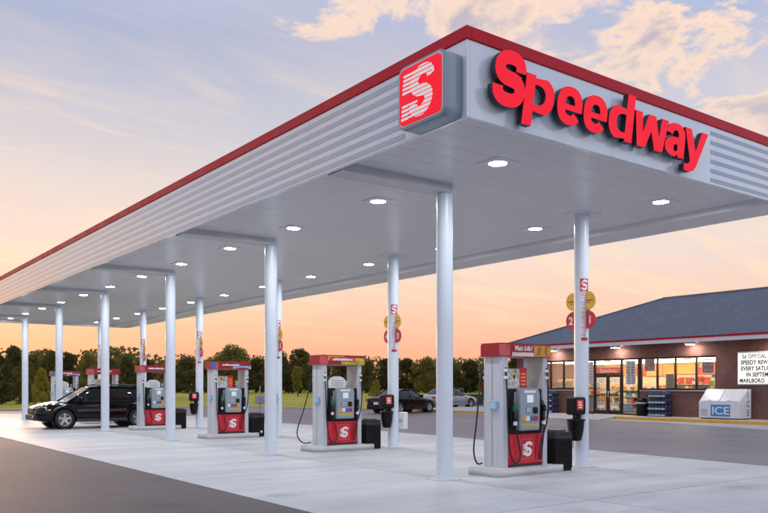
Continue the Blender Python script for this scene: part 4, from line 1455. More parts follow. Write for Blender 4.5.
# message board
t = thing('message_board', (XW - 0.12, 7.36, 1.57), 'white lit message board with black capital letters on the brick wall', 'sign')
q = MB(); q.cbox(0, 0.115, -1.08, 1.08, 0, 1.44, 0.05, 3); q.build('frame', mat('board_frame', (0.70, 0.70, 0.70), 0.4, var=0.03), t)
q = MB(); q.box(-0.006, 0.004, -1.03, 1.03, 0.06, 1.38)
bf = q.build('face', mat('board_face', (0.80, 0.80, 0.78), 0.5, var=0.03, emit=(1.0, 0.97, 0.90), estr=0.62), t)
M_blk = mat('board_letters', (0.02, 0.02, 0.025), 0.5, var=0.0)
for i, (sx_, s_) in enumerate(((0.10, '5¢ OFF/GAL'), (0.04, 'SPEEDY REWARDS'), (0.05, 'EVERY SATURDAY'), (0.28, 'IN SEPTEMBER'), (-0.01, 'MARLBORO'))):
    text('lettering', s_, 0.245, M_blk, bf, (-0.008, 0.95 - sx_, 1.145 - i * 0.258), FX, extrude=0.001, offset=0.004 if i == 0 else 0.008, align='LEFT', sx=0.80, spacing=1.06)
for i in range(6):
    part('rail', M_eave, bf, -0.010, -0.006, -1.0, 1.0, 1.115 - i * 0.258 + 0.258, 1.123 - i * 0.258 + 0.258)

# ice chest
IXF, IXB, IYA, IYB = 23.05, 23.95, 7.75, 9.60
t = thing('ice_chest', (IXF, IYA, 0.12), 'white slope fronted ice chest with blue lettering against the brick wall', 'ice chest')
W, D = IYB - IYA, IXB - IXF
M_chest = mat('chest_white', (0.74, 0.76, 0.80), 0.35, var=0.04)
Mc = Matrix.Rotation(R(90), 4, 'X')
q = MB()
prof = [(0.0, 0.05), (D, 0.05), (D, 1.28), (D - 0.28, 1.28), (0.0, 0.72)]
q.prism(prof, -W, 0.0, M=Mc)
q.build('case', M_chest, t)
q = MB(); q.box(0.05, D - 0.05, 0.05, W - 0.05, 0.0, 0.049); q.build('plinth', M_dark, t)
an = math.atan2(0.56, D - 0.28)
for a, b in ((0.06, W / 2 - 0.02), (W / 2 + 0.02, W - 0.06)):
    q = MB(); q.cbox(0.03, 0.80, a, b, 0.0, 0.03, 0.008, M=Matrix.Translation((0.0, 0, 0.722)) @ Matrix.Rotation(-an, 4, 'Y'))
    dr = q.build('lid', M_chest, t)
    q = MB(); q.cbox(0.06, 0.09, (a + b) / 2 - 0.08, (a + b) / 2 + 0.08, 0.03, 0.055, 0.008, M=Matrix.Translation((0.0, 0, 0.722)) @ Matrix.Rotation(-an, 4, 'Y')); q.build('handle', M_alu, dr)
lb = part('label_band', mat('chest_blue', (0.03, 0.26, 0.55), 0.4, var=0.05), t, -0.004, 0.001, 0.42, W - 0.55, 0.12, 0.62)
text('lettering', 'ICE', 0.46, M_whiteprint, lb, (-0.006, (0.42 + W - 0.55) / 2, 0.21), FX, extrude=0.001, offset=0.006, sx=1.2)
q = MB()
for i in range(6):
    q.box(-0.006, 0.002, W - 0.40, W - 0.10, 0.14 + i * 0.05, 0.165 + i * 0.05)
tag(q.build('vent_slat', M_grey, t), kind='stuff')
for i, ch in enumerate('ICE'):
    text('lettering', ch, 0.36, mat('chest_blue', (0.03, 0.26, 0.55)), t, (D - 0.24, -0.003, 0.90 - i * 0.37), FY, extrude=0.001, offset=0.012)


# stacked crates / bottle displays by the wall
M_crate = mat('dark_blue_crate', (0.012, 0.022, 0.06), 0.45, var=0.2)
M_cap = mat('bottle_blue', (0.025, 0.075, 0.19), 0.3, var=0.2)
M_card = mat('crate_card', (0.38, 0.45, 0.52), 0.5, var=0.5, vscale=9)
for grp, yc, n_l, where in (('right', 12.0, 4, 'under the middle window'), ('left', 18.75, 4, 'under the far left windows')):
    for l in range(n_l):
        pos_ = ['bottom', 'second from bottom', 'third from bottom', 'top'][l]
        t = thing('bottle_crate', (23.72, yc, 0.12 + l * 0.295), 'dark blue crate of bottles %s, %s of its stack' % (where, pos_), 'crate', 'crates of bottles along the store front')
        q = MB()
        q.box(-0.24, 0.24, -0.52, 0.52, 0.0, 0.02); q.box(-0.24, -0.22, -0.52, 0.52, 0.02, 0.15); q.box(0.22, 0.24, -0.52, 0.52, 0.02, 0.15)
        q.box(-0.22, 0.22, -0.52, -0.50, 0.02, 0.15); q.box(-0.22, 0.22, 0.50, 0.52, 0.02, 0.15)
        cr = q.build('tray', M_crate, t)
        part('label', M_card, cr, -0.246, -0.241, -0.44, 0.44, 0.03, 0.11)
        for bx_ in range(2):
            for by_ in range(6):
                q = MB(); q.lathe([(0.0, 0.022), (0.07, 0.022), (0.07, 0.19), (0.03, 0.25), (0.025, 0.285), (0.0, 0.285)], 8, M=Matrix.Translation((-0.12 + bx_ * 0.22, -0.42 + by_ * 0.168, 0)))
                q.build('bottle', M_cap, t)
# round litter bin by the store door
t = thing('store_bin', (23.75, 12.95, 0.12), 'round black litter bin with pale rim beside the store doors', 'litter bin')
q = MB(); q.lathe([(0.0, 0.0), (0.24, 0.0), (0.27, 0.05), (0.28, 0.58), (0.28, 0.60)], 20); q.build('body', M_black, t)
q = MB(); q.lathe([(0.285, 0.58), (0.292, 0.585), (0.292, 0.64), (0.285, 0.645)], 20); q.build('rim', M_alu, t)
q = MB(); q.lathe([(0.285, 0.60), (0.28, 0.70), (0.22, 0.80), (0.12, 0.85), (0.0, 0.86)], 20); q.build('dome_lid', M_black, t)

# ------------------------------------------------------------------ cars
M_tyre = mat('tyre_rubber', (0.012, 0.012, 0.013), 0.7, var=0.2)
M_rim = mat('alloy_rim', (0.55, 0.56, 0.58), 0.3, 0.8, var=0.05)
M_cglass = mat('car_glass_dark', (0.008, 0.009, 0.010), 0.04, var=0.0, spec=0.5)
M_hl = mat('headlight_lens', (0.62, 0.66, 0.70), 0.08, 0.3, var=0.05, coat=1.0)
M_tl = mat('tail_light_red', (0.45, 0.02, 0.015), 0.12, var=0.05, coat=0.8)
M_am = mat('amber_lens', (0.75, 0.28, 0.03), 0.15, var=0.05, coat=0.8)
M_chrome = mat('chrome', (0.70, 0.70, 0.72), 0.12, 0.95, var=0.03)
M_clad = mat('grey_cladding', (0.035, 0.038, 0.045), 0.42, var=0.1)


def make_wheel(parent, x, y, r, side, axle_name='wheel'):
    Mw = Matrix.Rotation(R(90), 4, 'X')
    q = MB()
    w = 0.105
    q.lathe([(r * 0.66, -w), (r * 0.93, -w), (r * 0.985, -w * 0.8), (r, -w * 0.5), (r, w * 0.5), (r * 0.985, w * 0.8), (r * 0.93, w), (r * 0.66, w), (r * 0.62, w * 0.6), (r * 0.62, -w * 0.6), (r * 0.66, -w)], 28, M=Mw)
    wh = q.build('wheel', M_tyre, parent, (x, y, r))
    q = MB()
    sg = side
    q.lathe([(r * 0.66, w * 0.9), (r * 0.63, w * 0.95), (r * 0.60, w * 0.5), (r * 0.58, -w * 0.3), (0.0, -w * 0.3)], 24, M=Mw @ Matrix.Diagonal((1, 1, -sg, 1)) if True else Mw)
    for k in range(5):
        a = 2 * PI * k / 5 + 0.3
        Ms = Mw @ Matrix.Diagonal((1, 1, -sg, 1)) @ Matrix.Rotation(a, 4, 'Z')
        q.add([(0.02, -0.045, w * 0.62), (0.02, 0.045, w * 0.62), (r * 0.62, 0.028, w * 0.8), (r * 0.62, -0.028, w * 0.8), (0.02, -0.045, w * 0.3), (0.02, 0.045, w * 0.3), (r * 0.62, 0.028, w * 0.4), (r * 0.62, -0.028, w * 0.4)],
              [(0, 3, 2, 1), (4, 5, 6, 7), (0, 4, 7, 3), (1, 2, 6, 5), (2, 3, 7, 6), (0, 1, 5, 4)], M=Ms)
    q.cyl(0.06, w * 0.3, w * 0.7, 12, M=Mw @ Matrix.Diagonal((1, 1, -sg, 1)))
    q.build('rim', M_rim, wh)
    return wh


def make_car(name, loc, rz, label, cat, spec, paint, group=None):
    """car pointing to local -x; spec holds body stations and the glasshouse"""
    car = thing(name, loc, label, cat, group, rz)
    st = spec['st']
    prof = []
    for (x, zb, zs, zt, w) in st:
        half = [(0.0, zb), (0.62 * w, zb), (0.93 * w, zb + 0.03), (w, zb + 0.16), (1.0 * w, (zb + zs) / 2 + 0.05), (0.985 * w, zs - 0.10), (0.95 * w, zs - 0.02), (0.80 * w, zs + (zt - zs) * 0.55), (0.45 * w, zt - 0.006), (0.0, zt)]
        ring = [(x, y, z) for y, z in half] + [(x, -y, z) for y, z in half[-2:0:-1]]
        prof.append(ring)
    n_ = len(prof[0])
    q = MB(); vs = [p for r_ in prof for p in r_]; fs = []
    for i in range(len(prof) - 1):
        for k in range(n_):
            k2 = (k + 1) % n_
            fs.append((i * n_ + k, (i + 1) * n_ + k, (i + 1) * n_ + k2, i * n_ + k2))
    fs.append(tuple(range(n_)))
    fs.append(tuple((len(prof) - 1) * n_ + k for k in range(n_ - 1, -1, -1)))
    q.add(vs, fs, 0, True)
    body = q.build('body', [paint, M_rubber], car)
    bm = bmesh.new(); bm.from_mesh(body.data); bmesh.ops.recalc_face_normals(bm, faces=bm.faces); bm.to_mesh(body.data); bm.free()
    # wheel arches cut out of the shell
    cut = MB()
    r = spec['r']
    for xa in spec['axles']:
        cut.cyl(r * 1.13, -1.2, 1.2, 32, 0, Matrix.Translation((xa, 0, r + 0.01)) @ Matrix.Rotation(R(90), 4, 'X'))
    co = cut.build('arch_cutter', [M_rubber], car)
    bm = bmesh.new(); bm.from_mesh(co.data); bmesh.ops.remove_doubles(bm, verts=bm.verts, dist=1e-5); bmesh.ops.recalc_face_normals(bm, faces=bm.faces); bm.to_mesh(co.data); bm.free()
    sb = body.modifiers.new('smooth', 'SUBSURF'); sb.levels = 2; sb.render_levels = 2
    bo = body.modifiers.new('arches', 'BOOLEAN'); bo.operation = 'DIFFERENCE'; bo.object = co; bo.solver = 'EXACT'
    bo.material_mode = 'TRANSFER'
    bpy.context.view_layer.update()
    me = bpy.data.meshes.new_from_object(body.evaluated_get(bpy.context.evaluated_depsgraph_get()))
    body.modifiers.clear()
    old = body.data
    body.data = me
    me.name = 'body'
    bpy.data.meshes.remove(old)
    bpy.data.objects.remove(co)
    # glasshouse
    g = spec['glass']           # (base front x, roof front x, roof rear x, base rear x, base z, roof z, base half width, roof half width)
    x0, x1, x2, x3, zb, zr, wb, wr = g
    q = MB()
    nseg = 6
    rings = []
    for (xb_, xt_) in ((x0, x1), (x0 + (x1 - x0) * 0.0 + 0.35, x1 + 0.30), ((x0 + x3) / 2, (x1 + x2) / 2), (x3 - 0.35, x2 - 0.30), (x3, x2)):
        e = 0.86 if xb_ in (x0, x3) else 1.0
        rings.append((xb_, xt_, wb * (0.90 if xb_ in (x0, x3) else 1.0), wr * (0.93 if xb_ in (x0, x3) else 1.0)))
    vs, fs = [], []
    for (xb_, xt_, w0, w1) in rings:
        zr_ = zr - (0.035 if xt_ in (x1, x2) else 0.0)
        vs += [(xb_, w0, zb), (xt_ + (xb_ - xt_) * 0.45, w0 + (w1 - w0) * 0.42, zb + (zr_ - zb) * 0.55), (xt_, w1, zr_ - 0.03), (xt_, w1 * 0.8, zr_), (xt_, 0, zr_ + 0.02), (xt_, -w1 * 0.8, zr_), (xt_, -w1, zr_ - 0.03), (xt_ + (xb_ - xt_) * 0.45, -(w0 + (w1 - w0) * 0.42), zb + (zr_ - zb) * 0.55), (xb_, -w0, zb)]
    for i in range(4):
        for k in range(8):
            mi = 1 if k in (2, 3, 4, 5) else 0
            q.add([], [])
            q.f.append((i * 9 + k, i * 9 + k + 1, (i + 1) * 9 + k + 1, (i + 1) * 9 + k)); q.m.append(mi); q.s.append(True)
    q.f.append(tuple(range(8, -1, -1))); q.m.append(0); q.s.append(False)
    q.f.append(tuple(36 + k for k in range(9))); q.m.append(0); q.s.append(False)
    q.v = vs
    q.build('glasshouse', [M_cglass, paint], car)
    # pillars
    for s in (-1, 1):
        def edge_pt(t, xb_, xt_, w0, w1, off=0.008):
            return (xb_ + (xt_ - xb_) * t, s * (w0 + (w1 - w0) * t + off), zb + (zr - 0.045 - zb) * t)
        for (xb_, xt_, w0, w1, rr) in ((x0, x1, wb * 0.90, wr * 0.93, 0.032), (spec['bp'], spec['bp'] + 0.04, wb, wr, 0.034), (x3, x2, wb * 0.90, wr * 0.93, 0.045)) + ((((spec['cp'], spec['cp'] + 0.02, wb, wr, 0.045)),) if spec.get('cp') else ()):
            q = MB(); q.tube([edge_pt(0.0, xb_, xt_, w0, w1), edge_pt(0.5, xb_, xt_, w0, w1, 0.022), edge_pt(1.0, xb_, xt_, w0, w1)], rr, 6); q.build('pillar', paint, car)
        q = MB(); q.tube([(x1 - 0.02, s * wr * 0.93, zr - 0.045), (x1 + 0.3, s * (wr + 0.005), zr - 0.012), ((x1 + x2) / 2, s * (wr + 0.005), zr - 0.005), (x2 - 0.3, s * (wr + 0.005), zr - 0.012), (x2, s * wr * 0.93, zr - 0.045)], 0.028, 6); q.build('roof_rail', paint, car)
        # belt trim, door seams, handles, mirror, sill cladding
        q = MB(); q.tube([(x0 + 0.25, s * (wb + 0.03), zb + 0.015), ((x0 + x3) / 2, s * (wb + 0.045), zb + 0.02), (x3 - 0.2, s * (wb + 0.02), zb + 0.02)], 0.012, 6); q.build('belt_trim', M_rubber, car)
        wm = spec['wmax']
        for xh in spec['handles']:
            q = MB(); q.cbox(xh, xh + 0.17, s * (wm * 0.985) - 0.015, s * (wm * 0.985) + 0.02 * s + 0.015, zb - 0.155, zb - 0.125, 0.008); q.build('door_handle', paint, car)
        for xd in spec['seams']:
            q = MB(); q.box(xd - 0.004, xd + 0.004, s * wm - 0.02, s * wm + 0.003, spec['st'][4][1] + 0.14, zb - 0.07); q.build('door_seam', M_rubber, car)
        q = MB(); q.cbox(spec['axles'][0] + r * 1.2, spec['axles'][1] - r * 1.2, s * wm - 0.03, s * wm + 0.022, spec['st'][4][1] + 0.02, spec['st'][4][1] + 0.13, 0.015); q.build('sill', M_clad if spec['clad'] else paint, car)
        if spec['clad']:
            q = MB(); q.cbox(spec['axles'][0] + r * 1.25, spec['axles'][1] - r * 1.25, s * wm - 0.02, s * wm + 0.018, 0.60, 0.70, 0.012); q.build('side_moulding', M_clad, car)
        q = MB(); q.cbox(x0 + 0.36, x0 + 0.52, s * (wb + 0.16) - 0.10, s * (wb + 0.16) + 0.10, zb + 0.04, zb + 0.17, 0.04, 3); q.cbox(x0 + 0.40, x0 + 0.46, s * (wb + 0.05) - 0.05, s * (wb + 0.05) + 0.05, zb + 0.04, zb + 0.08, 0.01); q.build('wing_mirror', paint, car)
        # lamps: wrap-around lens shapes set into the corners
        hl = spec['hl']
        q = MB(); q.add([(hl[0], s * hl[2], hl[4]), (hl[1], s * hl[3], hl[4] + 0.02), (hl[1] + 0.02, s * (hl[3] - 0.01), hl[5]), (hl[0] + 0.05, s * (hl[2] - 0.03), hl[5] - 0.01),
                         (hl[0] + 0.15, s * (hl[2] - 0.05), hl[4]), (hl[1] + 0.02, s * (hl[3] - 0.12), hl[4] + 0.02), (hl[1] + 0.04, s * (hl[3] - 0.12), hl[5]), (hl[0] + 0.18, s * (hl[2] - 0.08), hl[5] - 0.01)],
                        [(0, 1, 2, 3), (4, 7, 6, 5), (3, 2, 6, 7), (0, 4, 5, 1), (0, 3, 7, 4), (1, 5, 6, 2)]); q.build('headlight', M_hl, car)
        q = MB(); q.cbox(hl[1] + 0.02, hl[1] + 0.12, s * wm - 0.05, s * (wm * 0.985) + 0.012 * s, 0.66, 0.70, 0.006) if spec['clad'] else q.cbox(hl[1] + 0.02, hl[1] + 0.10, s * wm * 0.97 - 0.03, s * wm * 0.97 + 0.03, 0.50, 0.53, 0.006); q.build('side_marker', M_am, car)
        tl = spec['tl']
        q = MB(); q.cbox(tl[0], tl[1], s * tl[2] - 0.12, s * tl[2] + 0.06, tl[3], tl[4], 0.02, 2); q.build('tail_light', M_tl, car)
        for xa in spec['axles']:
            make_wheel(car, xa, s * (wm - 0.115), r, s)
            q = MB(); pr = []
            q.lathe([(r * 1.125, 0.0), (r * 1.125, 0.30)], 28, M=Matrix.Translation((xa, s * (wm - 0.32), r + 0.01)) @ Matrix.Rotation(R(-90 * s), 4, 'X')); 
            q.cyl(r * 1.12, 0.0, 0.02, 28, M=Matrix.Translation((xa, s * (wm - 0.33), r + 0.01)) @ Matrix.Rotation(R(-90 * s), 4, 'X'))
            q.build('wheel_liner', M_rubber, car)
    xf = st[0][0]; xr_ = st[-1][0]
    q = MB(); q.cbox(xf - 0.015, xf + 0.10, -0.38, 0.38, spec['gr'][0], spec['gr'][1], 0.02, 2); gr = q.build('grille', M_dark, car)
    for i in range(3):
        z = spec['gr'][0] + (spec['gr'][1] - spec['gr'][0]) * (i + 0.5) / 3
        part('grille_bar', M_chrome, gr, xf - 0.024, xf - 0.012, -0.35, 0.35, z - 0.012, z + 0.012)
    q = MB(); q.cbox(xf - 0.04, xf + 0.25, -0.66, 0.66, spec['bz'][0], spec['bz'][1], 0.05, 3); q.build('front_bumper', M_clad if spec['clad'] else paint, car)
    q = MB(); q.cbox(xr_ - 0.25, xr_ + 0.05, -0.70, 0.70, spec['bz'][0], spec['bz'][1], 0.05, 3); q.build('rear_bumper', M_clad if spec['clad'] else paint, car)
    part('number_plate', M_whiteprint, car, xr_ + 0.045 if spec['clad'] else xr_ + 0.002, xr_ + 0.06, -0.16, 0.16, spec['bz'][1] + 0.03, spec['bz'][1] + 0.17)
    if spec['clad']:
        for s in (-1, 1):
            q = MB(); q.tube([(x1 + 0.25, s * (wr - 0.06), zr), (x1 + 0.32, s * (wr - 0.06), zr + 0.06), ((x1 + x2) / 2, s * (wr - 0.06), zr + 0.07), (x2 - 0.3, s * (wr - 0.06), zr + 0.06), (x2 - 0.22, s * (wr - 0.06), zr)], 0.018, 6); q.build('roof_bar', M_clad, car)
        for s in (-1, 1):
            q = MB(); q.cyl(0.06, 0, 0.03, 14, M=Matrix.Translation((xf - 0.035, s * 0.5, 0.44)) @ Matrix.Rotation(R(-90), 4, 'Y')); q.build('fog_lamp', M_hl, car)
    return car


SUV = dict(st=[(-2.24, 0.44, 0.60, 0.64, 0.55), (-2.20, 0.33, 0.69, 0.76, 0.74), (-2.02, 0.25, 0.78, 0.87, 0.86), (-1.6, 0.23, 0.87, 0.95, 0.915), (-1.1, 0.23, 0.92, 1.00, 0.925),
               (-0.5, 0.23, 0.94, 0.98, 0.93), (0.9, 0.23, 0.96, 0.99, 0.93), (1.8, 0.25, 0.97, 1.00, 0.91), (2.15, 0.31, 0.95, 0.98, 0.86), (2.24, 0.43, 0.84, 0.88, 0.74)],
           r=0.345, axles=(-1.31, 1.31), glass=(-1.18, -0.36, 1.74, 2.14, 0.95, 1.51, 0.83, 0.66), bp=0.10, cp=1.12, wmax=0.93, handles=(-0.12, 0.92), seams=(-0.92, 0.12, 1.08), clad=True,
           hl=(-2.19, -1.92, 0.60, 0.86, 0.63, 0.80), tl=(2.05, 2.26, 0.80, 0.74, 1.04), gr=(0.60, 0.75), bz=(0.31, 0.53))
SEDAN = dict(st=[(-2.40, 0.40, 0.56, 0.60, 0.55), (-2.36, 0.28, 0.64, 0.70, 0.74), (-2.15, 0.20, 0.72, 0.79, 0.86), (-1.5, 0.19, 0.80, 0.90, 0.895), (-0.95, 0.19, 0.86, 0.95, 0.90),
                 (-0.3, 0.19, 0.88, 0.93, 0.905), (0.9, 0.19, 0.90, 0.94, 0.905), (1.6, 0.20, 0.91, 0.99, 0.89), (2.2, 0.24, 0.88, 0.95, 0.85), (2.38, 0.34, 0.78, 0.83, 0.74)],
             r=0.325, axles=(-1.48, 1.30), glass=(-1.02, -0.22, 0.95, 1.72, 0.89, 1.35, 0.80, 0.60), bp=0.28, wmax=0.905, handles=(0.0, 0.95), seams=(-0.88, 0.30, 1.12), clad=False,
             hl=(-2.35, -2.05, 0.56, 0.84, 0.58, 0.72), tl=(2.18, 2.41, 0.66, 0.68, 0.84), gr=(0.52, 0.64), bz=(0.24, 0.48))
P_black = mat('black_car_paint', (0.004, 0.004, 0.005), 0.10, var=0.05, rvar=0.02, spec=0.35)
P_silver = mat('silver_car_paint', (0.36, 0.37, 0.39), 0.25, 0.3, var=0.0, coat=1.0)
P_white = mat('white_car_paint', (0.72, 0.72, 0.72), 0.25, var=0.03, coat=1.0)
make_car('suv', (0.51, 20.32, 0), 0.0, 'black four-wheel-drive car with alloy wheels stopped between the pumps', 'car', SUV, P_black)
make_car('sedan', (20.0, 26.6, -0.012), R(180 + 14), 'black saloon parked at the yellow kerb, seen behind the second pump', 'car', SEDAN, P_black)
make_car('sedan', (29.6, 33.4, -0.012), R(180 + 8), 'silver saloon parked beyond the black saloon, behind the nearest column', 'car', SEDAN, P_silver)
make_car('sedan', (37.2, 30.0, -0.012), R(180 + 8), 'white car parked far off, mostly hidden by the nearest pump', 'car', SEDAN, P_white)

# ------------------------------------------------------------------ small things out by the verge
CAM2 = (-8.43, -9.64); SN, CS = math.sin(0.6418), math.cos(0.6418)


def bearing(u, d):
    """ground point at depth d on the bearing of column u of the view"""
    X = (u - 384) / 787.5 * d
    return (CAM2[0] + SN * d + CS * X, CAM2[1] + CS * d - SN * X)


x, y = bearing(474, 62)
t = thing('utility_box', (x, y, 0.03), 'low dark green utility box on the grass beyond the cars', 'utility box')
q = MB(); q.cbox(-0.55, 0.55, -0.5, 0.5, 0, 0.80, 0.04); q.build('case', mat('utility_green', (0.03, 0.05, 0.035), 0.5, var=0.15), t)
q = MB(); q.cbox(-0.57, 0.57, -0.52, 0.52, 0.80, 0.88, 0.02); q.build('lid', mat('utility_green', (0.03, 0.05, 0.035)), t)
q = MB(); q.box(-0.7, 0.7, -0.65, 0.65, -0.05, 0.04); q.build('pad', M_walk, t)
x, y = bearing(461, 64)
t = thing('bollard', (x, y, 0.03), 'dark post standing on the grass behind the silver car', 'post')
q = MB(); q.cyl(0.22, 0.0, 1.25, 14); q.build('post', M_dark, t)
q = MB(); q.lathe([(0.22, 1.25), (0.2, 1.32), (0.1, 1.38), (0, 1.39)], 14); q.build('cap', M_dark, t)
x, y = bearing(260, 46)
t = thing('vent_post', (x, y, -0.012), 'grey metal box on a thin post behind the third pump', 'metal box')
q = MB(); q.cyl(0.035, 0.0, 1.55, 10); q.build('post', M_grey, t)
q = MB(); q.cbox(-0.26, 0.26, -0.18, 0.18, 0.52, 1.02, 0.05, 2); q.build('case', M_grey, t)

# ------------------------------------------------------------------ trees
M_bark = mat('bark', (0.06, 0.045, 0.035), 0.9, var=0.3, vscale=6, bump=0.5, bscale=20)
M_leaf = [leaf_mat('leaf_olive', (0.105, 0.115, 0.034), (0.32, 0.28, 0.08), 0.45),
          leaf_mat('leaf_dark', (0.068, 0.080, 0.032), (0.23, 0.21, 0.070), 0.4),
          leaf_mat('leaf_yellow_green', (0.20, 0.21, 0.040), (0.42, 0.36, 0.075), 0.5),
          leaf_mat('leaf_orange', (0.34, 0.12, 0.02), (0.55, 0.23, 0.04), 0.8)]


def leaves(mb_, blobs, n, size, rnd, flat=0.0):
    tot = sum(b[3] ** 2 for b in blobs)
    for (bx_, by_, bz_, br, sq) in blobs:
        for _ in range(max(4, int(n * br * br / tot))):
            while True:
                d = Vector((rnd.gauss(0, 1), rnd.gauss(0, 1), rnd.gauss(0, 1)))
                if d.length > 0.01:
                    break
            d.normalize()
            rr = br * (1 - abs(rnd.gauss(0, 0.22)))
            p = Vector((bx_, by_, bz_)) + Vector((d.x * rr, d.y * rr, d.z * rr * sq))
            nrm = (d + Vector((rnd.gauss(0, 0.6), rnd.gauss(0, 0.6), rnd.gauss(0, 0.6)))).normalized()
            a = nrm.cross(Vector((rnd.gauss(0, 1), rnd.gauss(0, 1), rnd.gauss(0, 1)))).normalized()
            b = nrm.cross(a)
            s = size * rnd.uniform(0.6, 1.4)
            mb_.add([p - a * s * 0.5, p + b * s * 0.32, p + a * s * 0.5, p - b * s * 0.32], [(0, 1, 2, 3)])


def tree_variant(seed, kind):
    """unit tree 10 m tall: trunk with limbs, crown of leaf clumps"""
    rnd = random.Random(seed)
    tr_ = MB(); cr_ = MB()
    H = 10.0
    lean = (rnd.uniform(-0.3, 0.3), rnd.uniform(-0.3, 0.3))
    tr_.tube([(0, 0, -0.2), (lean[0] * 0.3, lean[1] * 0.3, 2.0), (lean[0], lean[1], 5.0), (lean[0] * 1.3, lean[1] * 1.3, 8.0)], [0.30, 0.22, 0.15, 0.04], 8)
    blobs = []
    if kind == 'round':
        base, rad, n_b = 3.0, 4.2, 30
    elif kind == 'tall':
        base, rad, n_b = 2.0, 2.7, 26
    else:
        base, rad, n_b = 0.6, 4.4, 34
    lob = [(rnd.uniform(0, 6.28), rnd.uniform(0.1, 0.35)) for _ in range(3)]
    for i in range(n_b):
        t_ = (i + rnd.random()) / n_b
        z = base + (H - base - 0.9) * t_
        prof = math.sin(PI * min(1, 0.18 + 0.80 * t_)) ** 0.7
        a = i * 2.4 + rnd.uniform(-0.5, 0.5)
        rr = rad * prof * rnd.uniform(0.30, 0.90) * (1 + sum(k_ * math.cos(a - p_) for p_, k_ in lob) * 0.6)
        br = rnd.choice((0.55, 0.8, 1.1, 1.4, 1.7)) * (1.0 if kind != 'tall' else 0.8)
        p = (lean[0] + rr * math.cos(a), lean[1] + rr * math.sin(a), z)
        blobs.append((*p, br, rnd.uniform(0.65, 0.95)))
        if i % 2 == 0:
            z0 = max(1.2, z - rr * 0.9)
            tr_.tube([(lean[0] * z0 / 6, lean[1] * z0 / 6, z0), ((p[0]) * 0.5, (p[1]) * 0.5, (z0 + z) / 2 + 0.2), p], [0.11, 0.07, 0.02], 6)
    blobs.append((lean[0], lean[1], H - 1.0, 1.3, 0.8))
    leaves(cr_, blobs, 9500, 0.34, rnd)
    # loose sprays breaking the outline
    spr = []
    for (bx_, by_, bz_, br, sq) in blobs:
        for _ in range(1):
            d = Vector((rnd.gauss(0, 1), rnd.gauss(0, 1), rnd.gauss(0.3, 1))).normalized() * br * rnd.uniform(0.95, 1.35)
            spr.append((bx_ + d.x, by_ + d.y, bz_ + d.z, 0.32, 1.0))
    leaves(cr_, spr, 500, 0.28, rnd)
    return tr_.mesh('trunk', M_bark), cr_


VAR = []
for sd, kd in ((1, 'round'), (2, 'round'), (3, 'bushy'), (4, 'bushy'), (5, 'tall'), (6, 'round'), (8, 'bushy')):
    VAR.append(tree_variant(sd, kd))
CROWN = {}


def crown_mesh(v, lm):
    if (v, lm) not in CROWN:
        CROWN[(v, lm)] = VAR[v][1].mesh('crown', M_leaf[lm])
    return CROWN[(v, lm)]


def place_tree(u, d, vtop, wpx, v, lm, label, group, name='tree'):
    x, y = bearing(u, d)
    h = 1.5 + (386.8 - vtop) * d / 787.5
    wid = wpx * d / 787.5
    sz_ = h / 10.2
    base_w = {0: 10.0, 1: 10.0, 2: 10.4, 3: 10.4, 4: 6.6, 5: 10.0, 6: 10.4}[v]
    sxy = wid / base_w
    t = thing(name, (x, y, 0.0), label, 'tree' if name == 'tree' else 'shrub', group, random.uniform(0, 6.28))
    o = link('trunk', VAR[v][0], t); o.scale = (sxy, sxy, sz_)
    o = link('crown', crown_mesh(v, lm), t); o.scale = (sxy, sxy, sz_)
    return t


random.seed(21)
# nearer trees behind the far end of the canopy: (view column, depth, top row, width px, variant, leaf)
LEFT = [(-34, 84, 344, 44, 2, 0), (-8, 80, 345, 42, 3, 1), (14, 86, 345, 40, 2, 1), (32, 78, 352, 36, 6, 0), (50, 84, 349, 40, 3, 1), (70, 88, 352, 36, 2, 1), (88, 80, 351, 36, 6, 0), (108, 90, 356, 38, 3, 1), (126, 94, 354, 36, 2, 1), (146, 98, 357, 34, 6, 1)]
for i, (u, d, vt, w, v, lm) in enumerate(LEFT):
    place_tree(u, d, vt, w, v, lm, '%s leafy tree, %s from the left behind the far pumps' % ('olive' if lm == 0 else 'dark green', ORD[i]), 'trees behind the far end of the canopy')
SHR = [(-22, 68, 376, 34, 2, 1), (2, 66, 380, 30, 3, 1), (24, 68, 374, 30, 6, 1), (42, 66, 368, 26, 2, 2), (60, 70, 380, 30, 3, 1), (82, 72, 382, 30, 6, 1), (104, 76, 384, 30, 2, 1), (128, 82, 384, 32, 3, 1)]
for i, (u, d, vt, w, v, lm) in enumerate(SHR):
    place_tree(u, d, vt, w, v, lm, '%s shrub, %s from the left at the grass edge' % ('bright yellow green' if lm == 2 else 'dark green', ORD[i]), 'shrubs at the grass edge', 'shrub')
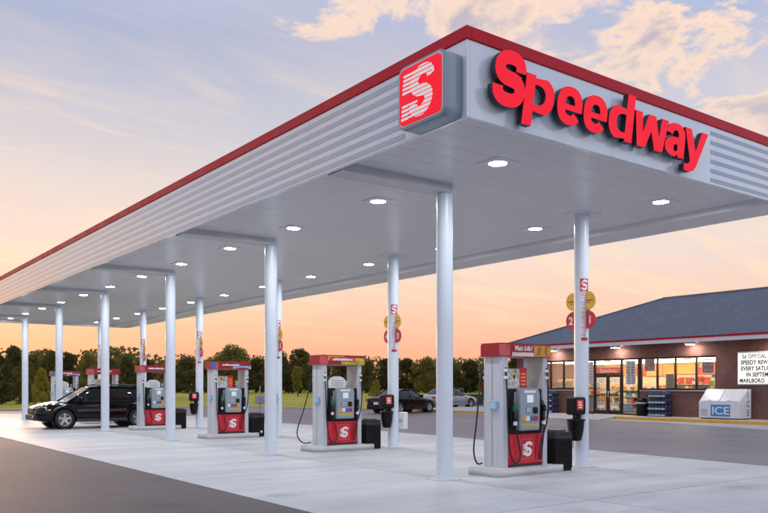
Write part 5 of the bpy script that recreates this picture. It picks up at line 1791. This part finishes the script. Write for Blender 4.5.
FAR = [(166, 190, 359, 46, 3, 1), (188, 185, 357, 46, 2, 1), (229, 170, 345, 56, 0, 0), (206, 200, 360, 40, 6, 1), (256, 195, 357, 40, 3, 1), (277, 175, 350, 46, 2, 1), (300, 180, 347, 46, 3, 0), (320, 195, 355, 42, 2, 1),
       (344, 190, 359, 42, 3, 1), (366, 185, 358, 42, 6, 1), (386, 195, 358, 40, 2, 1), (408, 190, 357, 42, 3, 1), (428, 185, 356, 40, 6, 0), (450, 190, 360, 42, 2, 1), (470, 185, 359, 40, 6, 1), (492, 180, 358, 42, 3, 1), (516, 190, 356, 44, 2, 1)]
NAMES = 'first second third fourth fifth sixth seventh eighth ninth tenth eleventh twelfth thirteenth fourteenth fifteenth sixteenth seventeenth'.split()
for i, (u, d, vt, w, v, lm) in enumerate(sorted(FAR)):
    lab = 'big round crowned tree rising above the far treeline behind the third pump' if u == 229 else '%s tree, %s from the left in the far treeline' % ('olive' if lm == 0 else 'dark', NAMES[i])
    place_tree(u, d, vt, w, v, lm, lab, 'far treeline across the grass')
place_tree(298, 120, 366, 15, 4, 2, 'slim pale green young tree standing on the grass', 'single trees on the grass')
place_tree(376, 105, 380, 17, 2, 2, 'low yellow green bush on the grass left of the black saloon', 'single trees on the grass', 'shrub')
place_tree(437, 112, 384, 11, 3, 2, 'small yellow green bush on the grass behind the silver saloon', 'single trees on the grass', 'shrub')
place_tree(483, 66, 383, 9, 4, 3, 'small orange tree added in place of an orange sign, at the left edge of the nearest pump', 'single trees on the grass')  # tree shape stands in for a small orange sign
# the wood behind, read as one dark mass
q = MB(); rnd = random.Random(77)
blobs = []
for i in range(230):
    u = -60 + 640 * (i + rnd.random()) / 230
    near = u < 160
    d = rnd.uniform(100, 130) if near else rnd.uniform(205, 245)
    top = (392 - 357) if near else 29
    x, y = bearing(u, d)
    h = 1.5 + rnd.uniform(0.55, 1.0) * top * d / 787.5
    for z in (h * 0.25, h * 0.6, h * 0.9):
        blobs.append((x + rnd.uniform(-1, 1), y + rnd.uniform(-1, 1), z, h * rnd.uniform(0.20, 0.30), 0.9))
leaves(q, blobs, 42000, 0.75, rnd)
tag(q.build('woodland', M_leaf[1]), 'dark band of woodland filling the gaps behind the treeline', 'woodland', kind='stuff')
